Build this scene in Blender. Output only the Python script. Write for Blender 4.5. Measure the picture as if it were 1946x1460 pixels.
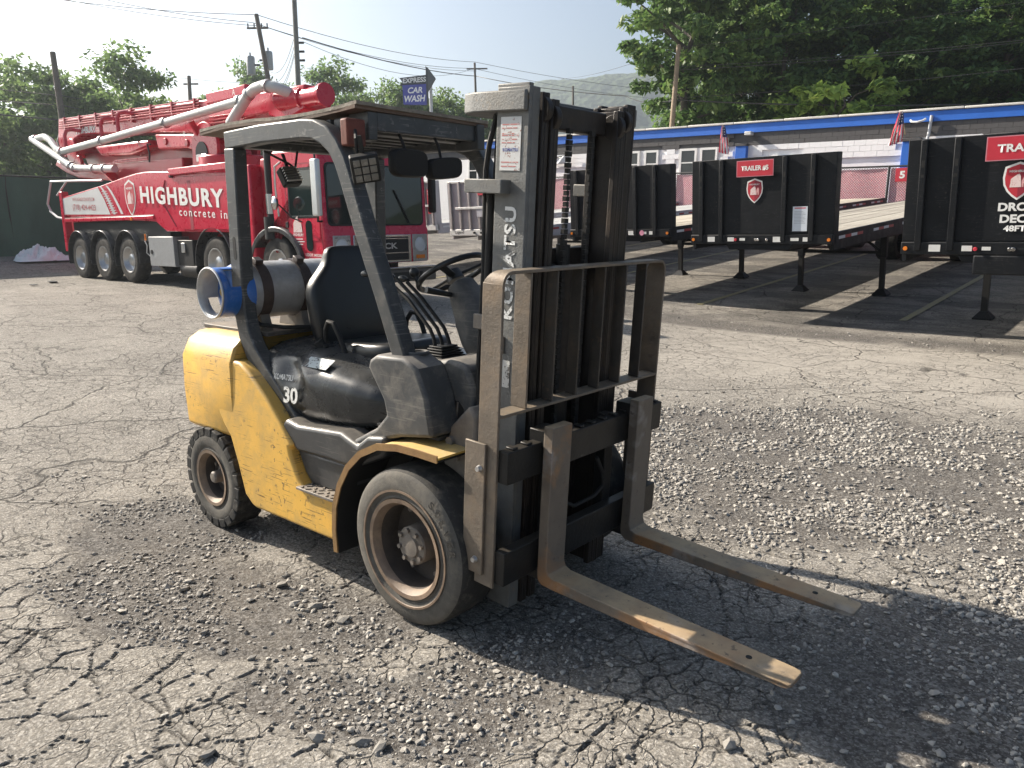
import bpy, bmesh, math, random
import numpy as np
from mathutils import Vector, Matrix, Euler

for o in list(bpy.data.objects): bpy.data.objects.remove(o)
SC = bpy.context.scene
COL = SC.collection
R = math.radians
random.seed(7)
RNG = np.random.default_rng(11)

# ------------------------------------------------------------------ camera, sky, sun, exposure
cam_d = bpy.data.cameras.new('camera'); cam = bpy.data.objects.new('camera', cam_d); COL.objects.link(cam)
CAM = Vector((2.3674, -2.6017, 1.6806)); YAW, PITCH, ROLL = 2.29204, -0.20192, -0.01198
fw = Vector((math.cos(YAW)*math.cos(PITCH), math.sin(YAW)*math.cos(PITCH), math.sin(PITCH)))
rt = Vector((math.sin(YAW), -math.cos(YAW), 0)); up = rt.cross(fw)
rt2 = math.cos(ROLL)*rt + math.sin(ROLL)*up; up2 = -math.sin(ROLL)*rt + math.cos(ROLL)*up
cam.matrix_world = Matrix(((rt2.x, up2.x, -fw.x, CAM.x), (rt2.y, up2.y, -fw.y, CAM.y), (rt2.z, up2.z, -fw.z, CAM.z), (0, 0, 0, 1)))
cam_d.sensor_width = 36; cam_d.lens = 36*1463.63/1946; cam_d.clip_start = .05; cam_d.clip_end = 6000
SC.camera = cam

SUN = Vector((-1.5, -.31, 1.0)).normalized()          # towards the sun
EL = math.asin(SUN.z); AZ = math.atan2(SUN.x, SUN.y)
world = bpy.data.worlds.new('World'); SC.world = world; world.use_nodes = True
wn = world.node_tree.nodes; wl = world.node_tree.links; wn.clear()
sky = wn.new('ShaderNodeTexSky'); sky.sky_type = 'NISHITA'; sky.sun_disc = False
sky.sun_elevation = EL; sky.sun_rotation = AZ; sky.altitude = 0; sky.air_density = 1.0; sky.dust_density = 1.6; sky.ozone_density = 1.2
bg = wn.new('ShaderNodeBackground'); bg.inputs['Strength'].default_value = .05
wo = wn.new('ShaderNodeOutputWorld'); wl.new(sky.outputs[0], bg.inputs[0]); wl.new(bg.outputs[0], wo.inputs[0])
sun_d = bpy.data.lights.new('sun', 'SUN'); sun_d.energy = 5.0; sun_d.angle = R(.55); sun_d.color = (1, .90, .77)
sun = bpy.data.objects.new('sun', sun_d); COL.objects.link(sun); sun.location = (-20, -6, 30)
sun.rotation_euler = (-SUN).to_track_quat('-Z', 'Y').to_euler()
SC.view_settings.view_transform = 'Standard'; SC.view_settings.look = 'None'
SC.view_settings.exposure = 1.48; SC.view_settings.gamma = 1.0; SC.view_settings.use_curve_mapping = False
SC.render.engine = 'CYCLES'

# ------------------------------------------------------------------ geometry helpers
class MB:
    """collects shapes; one MB becomes one mesh object"""
    def __init__(s, T=None): s.v = []; s.f = []; s.T = T; s.n = 0
    def add(s, vs, fs):
        if s.T is not None: vs = [s.T(Vector(v)) for v in vs]
        s.v.extend([tuple(v) for v in vs]); s.f.extend([tuple(i+s.n for i in f) for f in fs]); s.n = len(s.v); return s
    def bx(s, x0, x1, y0, y1, z0, z1):
        return s.add([(x0,y0,z0),(x1,y0,z0),(x1,y1,z0),(x0,y1,z0),(x0,y0,z1),(x1,y0,z1),(x1,y1,z1),(x0,y1,z1)],
                     [(3,2,1,0),(4,5,6,7),(0,1,5,4),(1,2,6,5),(2,3,7,6),(3,0,4,7)])
    def box(s, c, d, rot=None):
        M = rot if isinstance(rot, Matrix) else (Euler(rot).to_matrix() if rot else Matrix.Identity(3)); c = Vector(c)
        vs = [c + M @ Vector((a*d[0]/2, b*d[1]/2, e*d[2]/2)) for e in (-1,1) for a,b in ((-1,-1),(1,-1),(1,1),(-1,1))]
        return s.add(vs, [(3,2,1,0),(4,5,6,7),(0,1,5,4),(1,2,6,5),(2,3,7,6),(3,0,4,7)])
    def bar(s, a, b, w, h, upv=(0,0,1)):
        a = Vector(a); b = Vector(b); d = (b-a).normalized(); u = Vector(upv)
        if abs(d.dot(u)) > .98: u = Vector((1,0,0)) if abs(d.x) < .9 else Vector((0,1,0))
        r = d.cross(u).normalized(); u = r.cross(d).normalized()
        vs = [p + r*(i*w/2) + u*(j*h/2) for p in (a,b) for i,j in ((-1,-1),(1,-1),(1,1),(-1,1))]
        return s.add(vs, [(3,2,1,0),(4,5,6,7),(0,1,5,4),(1,2,6,5),(2,3,7,6),(3,0,4,7)])
    def tube(s, pts, r, n=10, closed=False, cap=True):
        P = [Vector(p) for p in pts]; m = len(P); rr = r if isinstance(r, (list, tuple)) else [r]*m
        prev = None; rings = []
        for i in range(m):
            if closed: d = P[(i+1) % m]-P[i-1]
            else: d = P[min(i+1, m-1)]-P[max(i-1, 0)]
            d.normalize()
            if prev is None:
                u = Vector((0,0,1)) if abs(d.z) < .9 else Vector((1,0,0)); u = (u-d*u.dot(d)).normalized()
            else:
                u = prev-d*prev.dot(d); u.normalize()
            prev = u; w = d.cross(u)
            rings.append([P[i]+u*(math.cos(2*math.pi*k/n)*rr[i])+w*(math.sin(2*math.pi*k/n)*rr[i]) for k in range(n)])
        return s.loft(rings, closed, cap)
    def loft(s, rings, closed=False, cap=True):
        n = len(rings[0]); m = len(rings); vs = [v for r in rings for v in r]; fs = []
        for i in range(m if closed else m-1):
            j = (i+1) % m
            for k in range(n):
                fs.append((i*n+k, i*n+(k+1) % n, j*n+(k+1) % n, j*n+k))
        if cap and not closed: fs += [tuple(range(n-1, -1, -1)), tuple((m-1)*n+k for k in range(n))]
        return s.add(vs, fs)
    def cyl(s, a, b, r, n=20, r2=None):
        return s.tube([a, b], [r, r if r2 is None else r2], n)
    def lathe(s, prof, o, ax, n=32):
        """prof: (radius, height along axis ax)"""
        o = Vector(o); ax = Vector(ax).normalized(); u = Vector((0,0,1)) if abs(ax.z) < .9 else Vector((1,0,0))
        u = (u-ax*u.dot(ax)).normalized(); w = ax.cross(u)
        rings = [[o+ax*h+u*(math.cos(2*math.pi*k/n)*max(r, 1e-4))+w*(math.sin(2*math.pi*k/n)*max(r, 1e-4)) for k in range(n)] for r, h in prof]
        return s.loft(rings, False, False)
    def prism(s, poly, pl, t0, t1, fn=None):
        """poly 2D; pl 'xz' extrudes along y, 'xy' along z, 'yz' along x"""
        q = {'xz': lambda a,b,t: (a,t,b), 'xy': lambda a,b,t: (a,b,t), 'yz': lambda a,b,t: (t,a,b)}[pl]
        n = len(poly); vs = [q(a,b,t) for t in (t0,t1) for a,b in poly]
        if fn: vs = [fn(*v) for v in vs]
        fs = [tuple(range(n-1,-1,-1)), tuple(range(n,2*n))]+[(k,(k+1) % n,n+(k+1) % n,n+k) for k in range(n)]
        return s.add(vs, fs)
    def strip(s, path, w, y0, y1):
        """rectangular section (in-plane width w) swept along an xz path"""
        P = [Vector((a,0,b)) for a,b in path]; L = []; Rr = []
        ws = w if isinstance(w, (list, tuple)) else [w]*len(P)
        for i in range(len(P)):
            d = (P[min(i+1,len(P)-1)]-P[max(i-1,0)]).normalized(); nn = Vector((-d.z,0,d.x))
            if 0 < i < len(P)-1:
                d1 = (P[i]-P[i-1]).normalized(); k = 1/max(.5, abs(Vector((-d1.z,0,d1.x)).dot(nn)))
            else: k = 1
            L.append(P[i]+nn*ws[i]/2*k); Rr.append(P[i]-nn*ws[i]/2*k)
        rings = [[(a.x,y0,a.z),(a.x,y1,a.z),(b.x,y1,b.z),(b.x,y0,b.z)] for a,b in zip(L,Rr)]
        return s.loft(rings)
    def blob(s, c, r, n=10, m=7):
        c = Vector(c); r = r if isinstance(r, (list,tuple)) else (r,r,r)
        rings = []
        for i in range(m+1):
            t = math.pi*i/m; rings.append([c+Vector((r[0]*max(math.sin(t),1e-3)*math.cos(2*math.pi*k/n), r[1]*max(math.sin(t),1e-3)*math.sin(2*math.pi*k/n), -r[2]*math.cos(t))) for k in range(n)])
        return s.loft(rings)
    def build(s, name, mat, parent=None, bev=0, smooth=35, seg=2, sub=0, label=None):
        me = bpy.data.meshes.new(name); me.from_pydata(s.v, [], s.f)
        bm = bmesh.new(); bm.from_mesh(me); bmesh.ops.recalc_face_normals(bm, faces=bm.faces); bm.to_mesh(me); bm.free()
        if mat: me.materials.append(mat)
        o = bpy.data.objects.new(name, me); COL.objects.link(o)
        if parent: o.parent = parent
        if smooth:
            me.polygons.foreach_set('use_smooth', [True]*len(me.polygons)); me.set_sharp_from_angle(angle=R(smooth))
        if sub:
            md = o.modifiers.new('sub', 'SUBSURF'); md.levels = sub; md.render_levels = sub
        if bev:
            md = o.modifiers.new('bev', 'BEVEL'); md.width = bev; md.segments = seg; md.limit_method = 'ANGLE'; md.angle_limit = R(40); md.harden_normals = False
        if label: o['label'] = label
        return o

def mesh_np(name, V, F, mat, parent=None, smooth=False):
    """V (n,3) F (m,k) numpy -> object"""
    me = bpy.data.meshes.new(name); k = F.shape[1]
    me.vertices.add(len(V)); me.vertices.foreach_set('co', np.ascontiguousarray(V, dtype=np.float32).ravel())
    me.loops.add(F.size); me.loops.foreach_set('vertex_index', np.ascontiguousarray(F, dtype=np.int32).ravel())
    me.polygons.add(len(F)); me.polygons.foreach_set('loop_start', np.arange(0, F.size, k, dtype=np.int32))
    me.polygons.foreach_set('use_smooth', np.full(len(F), smooth)); me.update(calc_edges=True)
    if mat: me.materials.append(mat)
    o = bpy.data.objects.new(name, me); COL.objects.link(o)
    if parent: o.parent = parent
    return o

def tag(o, label=None, cat=None, group=None, kind=None):
    if label: o['label'] = label
    if cat: o['category'] = cat
    if group: o['group'] = group
    if kind: o['kind'] = kind
    return o
def thing(name, label, cat, loc=(0,0,0), rz=0, group=None):
    o = bpy.data.objects.new(name, None); COL.objects.link(o); o.location = loc; o.rotation_euler = (0,0,rz); o.empty_display_size = .2
    return tag(o, label, cat, group)
def inst(src, loc=(0,0,0), rot=(0,0,0), scale=(1,1,1), parent=None):
    c = src.copy(); COL.objects.link(c); c.location = loc; c.rotation_euler = rot; c.scale = scale; c.parent = parent; return c
def copy_tree(o, parent=None):
    c = o.copy(); COL.objects.link(c); c.parent = parent
    for ch in o.children: copy_tree(ch, c)
    return c

def text(name, s, mat, parent, c, r, u, w, h, off=.0, depth=.003, shear=0, spacing=1.0):
    """flat lettering fitted to a w x h box centred on c; r = reading direction, u = up"""
    cu = bpy.data.curves.new(name, 'FONT'); cu.body = s; cu.offset = off; cu.shear = shear; cu.space_character = spacing; cu.resolution_u = 3
    cu.fill_mode = 'BOTH' if False else 'FRONT'
    t = bpy.data.objects.new(name, cu); COL.objects.link(t)
    dg = bpy.context.evaluated_depsgraph_get(); me = bpy.data.meshes.new_from_object(t.evaluated_get(dg))
    bpy.data.objects.remove(t); bpy.data.curves.remove(cu)
    n = len(me.vertices); V = np.zeros(n*3, np.float32); me.vertices.foreach_get('co', V); V = V.reshape(-1,3)
    mn, mx = V.min(0), V.max(0); q = (V-(mn+mx)/2)/np.maximum(mx-mn, 1e-6)
    r = Vector(r).normalized(); u = Vector(u).normalized(); nn = r.cross(u)
    P = np.array(c)+q[:,:1]*w*np.array(r)+q[:,1:2]*h*np.array(u)+depth*np.array(nn)
    me.vertices.foreach_set('co', P.astype(np.float32).ravel()); me.update(); me.name = name
    me.materials.clear(); me.materials.append(mat)
    o = bpy.data.objects.new(name, me); COL.objects.link(o)
    if parent: o.parent = parent
    return o

# ------------------------------------------------------------------ materials
def L(c):  # sRGB 0-255 -> linear
    return tuple(((v/255)/12.92 if v/255 <= .04045 else ((v/255+.055)/1.055)**2.4) for v in c)
MATS = {}
class NT:
    def __init__(s, name):
        s.m = bpy.data.materials.new(name); s.m.use_nodes = True; s.t = s.m.node_tree; s.t.nodes.clear()
        s.b = s.n('ShaderNodeBsdfPrincipled'); o = s.n('ShaderNodeOutputMaterial'); s.l(s.b.outputs[0], o.inputs[0]); s.out = o
        s.tc = s.n('ShaderNodeTexCoord'); s.co = s.tc.outputs['Object']
    def n(s, t): return s.t.nodes.new(t)
    def l(s, a, b): s.t.links.new(a, b)
    def set(s, inp, v):
        if hasattr(v, 'links'): s.l(v, inp)
        else: inp.default_value = v if not isinstance(v, tuple) or len(v) != 3 or inp.type != 'RGBA' else (*v, 1)
    def mapping(s, scale=(1,1,1), rot=(0,0,0), co=None):
        m = s.n('ShaderNodeMapping'); s.l(co or s.co, m.inputs[0]); m.inputs['Scale'].default_value = scale; m.inputs['Rotation'].default_value = rot; return m.outputs[0]
    def noise(s, scale, detail=5, rough=.6, co=None, dist=0):
        m = s.n('ShaderNodeTexNoise'); s.l(co or s.co, m.inputs['Vector']); m.inputs['Scale'].default_value = scale; m.inputs['Detail'].default_value = detail
        m.inputs['Roughness'].default_value = rough; m.inputs['Distortion'].default_value = dist; return m.outputs['Fac']
    def voro(s, scale, feat='F1', co=None, out='Distance', rnd=1):
        m = s.n('ShaderNodeTexVoronoi'); m.feature = feat; s.l(co or s.co, m.inputs['Vector']); m.inputs['Scale'].default_value = scale; m.inputs['Randomness'].default_value = rnd; return m.outputs[out]
    def ramp(s, f, a, b, va=0., vb=1.):
        m = s.n('ShaderNodeMapRange'); m.clamp = True; s.set(m.inputs[0], f); m.inputs[1].default_value = a; m.inputs[2].default_value = b; m.inputs[3].default_value = va; m.inputs[4].default_value = vb; return m.outputs[0]
    def math(s, op, a, b=0.):
        m = s.n('ShaderNodeMath'); m.operation = op; s.set(m.inputs[0], a); s.set(m.inputs[1], b); return m.outputs[0]
    def mix(s, f, a, b, mode='MIX'):
        m = s.n('ShaderNodeMix'); m.data_type = 'RGBA'; m.blend_type = mode; s.set(m.inputs[0], f); s.set(m.inputs[6], a); s.set(m.inputs[7], b); return m.outputs[2]
    def bump(s, h, strength=.3, dist=.01, nrm=None):
        m = s.n('ShaderNodeBump'); s.l(h, m.inputs['Height']); m.inputs['Strength'].default_value = strength; m.inputs['Distance'].default_value = dist
        if nrm: s.l(nrm, m.inputs['Normal'])
        return m.outputs[0]
    def attr(s, name, out='Fac'):
        m = s.n('ShaderNodeAttribute'); m.attribute_name = name; return m.outputs[out]
    def fin(s, col=None, rough=None, metal=None, nrm=None, spec=None):
        if col is not None: s.set(s.b.inputs['Base Color'], col)
        if rough is not None: s.set(s.b.inputs['Roughness'], rough)
        if metal is not None: s.set(s.b.inputs['Metallic'], metal)
        if nrm is not None: s.l(nrm, s.b.inputs['Normal'])
        if spec is not None: s.b.inputs['Specular IOR Level'].default_value = spec
        return s.m

def paint(name, c, rough=.45, var=.25, vscale=6, dirt=(.16,.13,.10), dirt_amt=.35, dscale=9, dust=.0, dustc=(.36,.31,.25), scr=0., scrc=(.1,.08,.06), bump=.15, bscale=60, metal=0., chips=0., chipc=(.13,.06,.03)):
    """general worn paint / plastic / metal"""
    if name in MATS: return MATS[name]
    t = NT(name); n1 = t.noise(vscale, 6, .65); n2 = t.noise(dscale, 8, .7, dist=.3)
    c = tuple(c); dk = tuple(v*(1-var) for v in c); lt = tuple(min(1, v*(1+var*.7)) for v in c)
    col = t.mix(t.ramp(n1, .3, .7), (*dk,1), (*lt,1))
    if dirt_amt: col = t.mix(t.ramp(n2, .62-.3*dirt_amt, .78, 0, min(1, dirt_amt*1.6)), col, (*dirt,1))
    if scr:
        v = t.noise(5, 2, .5, co=t.mapping((1.1,1,34), (0,R(-9),0))); v2 = t.noise(4.5, 4, .6)
        col = t.mix(t.math('MULTIPLY', t.ramp(v, .605, .64, 0, scr), t.ramp(v2, .46, .58)), col, (*scrc,1))
    if chips:
        v = t.noise(34, 5, .6); v2 = t.noise(4.3, 3, .5)
        col = t.mix(t.math('MULTIPLY', t.ramp(v, .61, .64, 0, chips), t.ramp(v2, .45, .6)), col, (*chipc,1))
    rg = t.ramp(n2, .3, .8, rough*.8, min(1, rough*1.35))
    if dust:
        g = t.n('ShaderNodeNewGeometry'); sx = t.n('ShaderNodeSeparateXYZ'); t.l(g.outputs['Normal'], sx.inputs[0])
        up_ = t.ramp(sx.outputs[2], .35, .95, .12, 1); f = t.math('MULTIPLY', up_, t.ramp(n2, .3, .65, dust*.35, dust))
        col = t.mix(f, col, (*dustc,1)); rg = t.math('MAXIMUM', rg, t.math('MULTIPLY', f, .9))
    nr = t.bump(t.noise(bscale, 4, .6), bump, .004)
    m = t.fin(col, rg, metal, nr); MATS[name] = m; return m
def plain(name, c, rough=.5, metal=0., spec=None, var=.12, scale=8):
    if name in MATS: return MATS[name]
    t = NT(name); n1 = t.noise(scale, 5, .6)
    col = t.mix(n1, tuple(v*(1-var) for v in c)+(1,), tuple(min(1,v*(1+var)) for v in c)+(1,))
    m = t.fin(col, rough, metal, None, spec); MATS[name] = m; return m
def glass(name, tint=(.02,.03,.03), rough=.03):
    if name in MATS: return MATS[name]
    t = NT(name); m = t.fin((*tint,1), t.ramp(t.noise(3), .3, .7, rough, rough*3), 0, None, .9); MATS[name] = m; return m

YEL = paint('forklift_yellow', (.68,.40,.075), .38, .12, 5, (.36,.25,.10), .6, 6, .3, (.45,.37,.22), scr=1., scrc=(.13,.075,.025), chips=.9, chipc=(.12,.08,.04))
YELTOP = paint('fender_yellow', (.62,.38,.06), .6, .15, 8, (.30,.2,.08), .5, 10, .75, (.46,.36,.2), chips=.5)
FRAME = paint('guard_charcoal', (.038,.042,.046), .42, .3, 9, (.17,.155,.13), .3, 10, .35, (.3,.28,.24), scr=.5, scrc=(.22,.21,.19), chips=.6, chipc=(.22,.21,.2))
HOOD = paint('hood_black', (.014,.017,.02), .27, .25, 5, (.11,.11,.1), .18, 6, .22, (.22,.21,.19), bump=.06, scr=.25, scrc=(.12,.12,.12))
PLAS = paint('plastic_grey', (.05,.054,.058), .55, .25, 7, (.2,.185,.16), .5, 9, .55, (.32,.29,.25), scr=.4, scrc=(.2,.19,.17))
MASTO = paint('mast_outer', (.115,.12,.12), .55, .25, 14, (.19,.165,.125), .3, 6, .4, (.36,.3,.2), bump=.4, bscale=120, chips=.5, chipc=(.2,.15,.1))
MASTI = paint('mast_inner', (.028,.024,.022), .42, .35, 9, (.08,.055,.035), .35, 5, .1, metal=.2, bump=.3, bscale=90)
def rust_mat():
    t = NT('fork_rust'); a = t.noise(7, 7, .65); b = t.noise(2.6, 5, .6, dist=.6); c = t.noise(26, 6, .7); d = t.noise(4.1, 4, .6)
    col = t.mix(t.ramp(a, .3, .7), (.10,.085,.07,1), (.19,.155,.12,1)); col = t.mix(t.ramp(b, .50, .62, 0, .7), col, (.34,.165,.06,1)); col = t.mix(t.ramp(d, .56, .66, 0, .75), col, (.30,.29,.28,1))
    g = t.n('ShaderNodeNewGeometry'); sx = t.n('ShaderNodeSeparateXYZ'); t.l(g.outputs['Normal'], sx.inputs[0]); col = t.mix(t.math('MULTIPLY', t.ramp(sx.outputs[2], .5, .95), t.ramp(a, .3, .6, .25, .85)), col, (.48,.355,.21,1))
    col = t.mix(t.ramp(c, .60, .68, 0, .75), col, (.05,.04,.035,1)); return t.fin(col, t.ramp(a, .3, .7, .45, .75), .15, t.bump(t.math('ADD', a, c), .35, .004))
RUST = rust_mat()
PLATE = paint('backrest_steel', (.15,.125,.10), .55, .3, 8, (.26,.18,.11), .45, 6, .2, (.4,.32,.2), bump=.4, bscale=80, metal=.2, chips=.5, chipc=(.08,.06,.05))
SLAT_SHADE = paint('slat_steel_shaded', (.06,.055,.05), .5, .3, 9, (.13,.09,.055), .4, 6, .2, (.3,.24,.16), bump=.3, metal=.2, chips=.4, chipc=(.14,.1,.07))  # darker than the backrest steel: shadow on the slats put into the colour
CARR = paint('carriage_black', (.012,.013,.014), .4, .3, 8, (.06,.045,.03), .25, 9, .15, (.2,.16,.11), bump=.3)
RUB = paint('tyre_rubber', (.03,.03,.03), .8, .25, 14, (.17,.155,.13), .42, 16, .12, (.28,.25,.2), bump=.5, bscale=90)
RUBW = paint('tyre_sidewall', (.10,.095,.085), .85, .25, 12, (.2,.18,.15), .45, 10, .1, bump=.5, bscale=80)
RIMB = paint('rim_brown', (.17,.12,.085), .6, .3, 12, (.28,.2,.13), .6, 10, .3, bump=.3)
DARK = plain('dark_metal', (.018,.018,.018), .6)
DIRT = paint('dirty_metal', (.16,.14,.12), .65, .3, 14, (.24,.2,.15), .5, 12, .3, bump=.4)
SEATM = paint('seat_vinyl', (.011,.013,.015), .33, .2, 8, (.08,.08,.075), .12, 5, .12, (.2,.19,.17), bump=.12, bscale=140)
WOOD = paint('plywood', (.13,.085,.06), .8, .35, 4, (.08,.05,.04), .5, 3, .3, (.33,.3,.26), bump=.5, bscale=30)
PLYE = paint('plywood_edge', (.24,.21,.17), .85, .3, 18, (.1,.08,.06), .5, 22, bump=.8, bscale=60)
CHROME = plain('chrome', (.55,.55,.55), .18, 1.)
ALU = paint('aluminium', (.5,.5,.5), .35, .15, 6, (.3,.29,.27), .3, 8, metal=.75, bump=.15)
WHITE = plain('white_letter', (.72,.72,.70), .6)
WORN = None
def worn_letter(name, c, base, amt=.5):
    t = NT(name); v = t.noise(70, 4, .7); v2 = t.noise(18, 3, .6)
    f = t.ramp(t.math('ADD', v, t.math('MULTIPLY', v2, .6)), .98-.16*amt, 1.02-.12*amt)
    return t.fin(t.mix(f, (*c,1), (*base,1)), .6)
LET = worn_letter('worn_letter', (.66,.67,.66), (.12,.12,.115), 1.15)
LETB = worn_letter('worn_letter_hood', (.6,.6,.58), (.03,.03,.03), .75)

def spec(m, v):
    for n in m.node_tree.nodes:
        if n.type == 'BSDF_PRINCIPLED': n.inputs['Specular IOR Level'].default_value = v
for m_, v_ in ((MASTI,.25),(CARR,.25),(DARK,.25),(SLAT_SHADE,.3),(RUB,.2),(RUBW,.25),(PLAS,.35)): spec(m_, v_)
# ------------------------------------------------------------------ forklift (built in its own frame: x forward, y left, origin under the front axle)
def arc(c, r, a0, a1, n):
    return [(c[0]+r*math.cos(R(a0+(a1-a0)*i/n)), c[1]+r*math.sin(R(a0+(a1-a0)*i/n))) for i in range(n+1)]
def sup(wy, z0, z1, e, n=40):
    out = []
    for k in range(n):
        t = 2*math.pi*k/n; c, s = math.cos(t), math.sin(t)
        out.append((wy*math.copysign(abs(c)**(2/e), c), (z0+z1)/2+(z1-z0)/2*math.copysign(abs(s)**(2/e), s)))
    return out

HOODG = paint('moulding_black', (.03,.033,.037), .38, .25, 6, (.13,.125,.115), .3, 8, .5, (.3,.27,.23), scr=.4, scrc=(.16,.15,.14))
def build_forklift():
    F = thing('forklift', 'worn yellow and black forklift with lowered forks and plywood on its roof', 'forklift')
    # ---- wheels
    def wheel(x, y, s, Rr, w, rim_r, front):
        # s = -1: outer face towards -y
        yo = y; yi = y-s*w
        prof = [(rim_r+.005, -.012), (rim_r+.02, .0), (rim_r+.03, -.006), (rim_r+.045, .004), (Rr*.80, .002), (Rr*.9, -.002), (Rr*.965, -.014), (Rr*.99, -.03), (Rr, -.05),
                (Rr, -w+.05), (Rr*.985, -w+.02), (Rr*.93, -w), (rim_r, -w)]
        m = MB().lathe([(r, h) for r, h in prof], (x, yo, Rr), (0, s, 0), 72)
        ty = m.build('tyre', RUBW if front else RUB, F, smooth=40)
        ty.data.materials.append(RUB)
        for p in ty.data.polygons:
            c = p.center; rr = math.hypot(c.x-x, c.z-Rr)
            if rr > Rr*.965 or (c.y-yo)*s < -.06: p.material_index = 1
        if not front:
            ty.data.materials[0] = RUBW
            tr = MB(); nl = 22
            for k in range(nl):
                a = 2*math.pi*k/nl
                for side, sh in ((0, 0), (1, .5)):
                    a2 = a+sh*2*math.pi/nl; q = Matrix.Rotation(-a2, 3, 'Y')
                    yc = yo-s*(.045 if side == 0 else w-.045)
                    cc = Vector((x, 0, Rr))+q @ Vector((0, 0, Rr-.024)); cc.y = yc
                    tr.box(cc, (2*math.pi*Rr/nl*.80, .094, .05), q)
            tr.build('tread', RUB, ty, bev=.006)['kind'] = 'stuff'
        # rim: outer lip, then a deep dish
        d = .125 if front else .085
        rp = [(rim_r+.012, -.004), (rim_r+.016, .006), (rim_r-.002, .004), (rim_r-.012, -.012), (rim_r-.02, -.03), (rim_r-.026, -d), (rim_r*.55, -d-.005), (.0, -d)]
        rim = MB().lathe(rp, (x, yo, Rr), (0, s, 0), 56).build('rim', RIMB, ty, smooth=40)
        rim.data.materials.append(paint('rim_inside', (.045,.036,.03), .75, .3, 10, (.1,.08,.06), .4, 8, bump=.3))
        for p in rim.data.polygons:
            if math.hypot(p.center.x-x, p.center.z-Rr) < rim_r-.017: p.material_index = 1
        if front:
            MB().lathe([(rim_r+.052, -.002), (rim_r+.056, .009), (rim_r+.047, .009), (rim_r+.043, -.002)], (x, yo, Rr), (0, s, 0), 56).build('lock_ring', RIMB, ty, smooth=50)
            MB().lathe([(.085, -d-.02), (.085, -.048), (.08, -.042), (.05, -.04), (.046, -.03), (.02, -.028), (0, -.028)], (x, yo, Rr), (0, s, 0), 32).build('hub', DIRT, ty, smooth=30)
            nb = 8
            for k in range(nb):
                a = 2*math.pi*k/nb+.2; cx, cz = x+.07*math.cos(a), Rr+.07*math.sin(a)
                MB().cyl((cx, yo-s*.045, cz), (cx, yo-s*.028, cz), .011, 6).build('bolt', DIRT, ty)
            for k in range(6):
                a = 2*math.pi*k/6; cx, cz = x+.15*math.cos(a), Rr+.15*math.sin(a)
                MB().cyl((cx, yo-s*(d+.01), cz), (cx, yo-s*(d-.02), cz), .013, 6).build('wheel_nut', DIRT, ty)
        else:
            MB().lathe([(.06, -d-.01), (.06, -d+.015), (.036, -d+.02), (.034, -.012), (.026, -.004), (0, -.002)], (x, yo, Rr), (0, s, 0), 24).build('hub', DIRT, ty, smooth=30)
            for k in range(5):
                a = 2*math.pi*k/5; cx, cz = x+.09*math.cos(a), Rr+.09*math.sin(a)
                MB().cyl((cx, yo-s*(d+.01), cz), (cx, yo-s*(d-.02), cz), .011, 6).build('wheel_nut', DIRT, ty)
        return ty
    for s in (-1, 1):
        fwheel = wheel(0, s*.615, s, .347, .235, .205, True)
        wheel(-1.71, s*.575, s, .291, .17, .148, False)
        if s == -1:
            for k, ch in enumerate('SOLVER'):       # raised sidewall lettering
                a = R(52-k*8.2); cc = (.302*math.cos(a), -.6175, .347+.302*math.sin(a))
                text('lettering', ch, RUB, fwheel, cc, (math.sin(a), 0, -math.cos(a)), (math.cos(a), 0, math.sin(a)), .026, .036, off=.02, depth=.002)
    # ---- chassis and axles
    m = MB(); m.bx(-1.95, .12, -.34, .34, .24, .62); m.bx(-1.32, -.46, -.47, .47, .30, .64); m.build('chassis', DARK, F, bev=.02)
    MB().cyl((0, -.42, .347), (0, .42, .347), .09, 20).cyl((0, -.40, .347), (0, -.36, .347), .19, 24).cyl((0, .36, .347), (0, .40, .347), .19, 24).build('front_axle', DIRT, F)
    MB().bar((-1.71, -.42, .291), (-1.71, .42, .291), .1, .1).build('rear_axle', DARK, F, bev=.01)
    # ---- yellow side panels
    pan = [(-1.41,1.0),(-1.47,.97),(-1.565,.87),(-1.60,.80),(-1.60,.72),(-1.53,.63),(-1.47,.58),(-1.40,.44),(-1.335,.28),(-1.27,.235),(-1.24,.225),(-.56,.225),(-.525,.25),(-.515,.43),(-.78,.428),(-.83,.47),(-.895,.58),(-.905,.615),(-.87,.63),(-.98,.735),(-1.096,.836),(-1.265,.955),(-1.35,.995)]
    for s in (-1, 1):
        MB().prism(pan, 'xz', s*.50, s*.585, lambda x,y,z: (x, y*(1-.09*max(0,z-.3)), z)).build('side_panel', YEL, F, bev=.018, seg=3)
    # ---- counterweight
    def cw_ring(z, ins):
        pts = [(-1.42,-.56),(-1.95,-.56),(-2.06,-.50),(-2.13,-.36),(-2.15,-.15),(-2.15,.15),(-2.13,.36),(-2.06,.50),(-1.95,.56),(-1.42,.56)]
        return [(min(-1.42, x+ins*.9) if x < -1.43 else x, y*(1-ins/.56), z) for x, y in pts]
    m = MB(); m.loft([cw_ring(.555,.035), cw_ring(.585,.0), cw_ring(.80,-.005), cw_ring(.98,.0), cw_ring(1.06,.03), cw_ring(1.105,.08), cw_ring(1.125,.15)])
    m.build('counterweight', YEL, F, bev=.012, smooth=50)
    MB().bx(-2.02,-1.44,-.40,.40,.26,.57).build('rear_frame', DARK, F, bev=.02)
    MB().bx(-1.98,-1.30,-.40,.40,1.118,1.142).build('deck_plate', paint('deck_black', (.04,.04,.04), .6, .3, 8, (.2,.15,.1), .5, 9, .6, (.3,.24,.17)), F, bev=.004)
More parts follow.
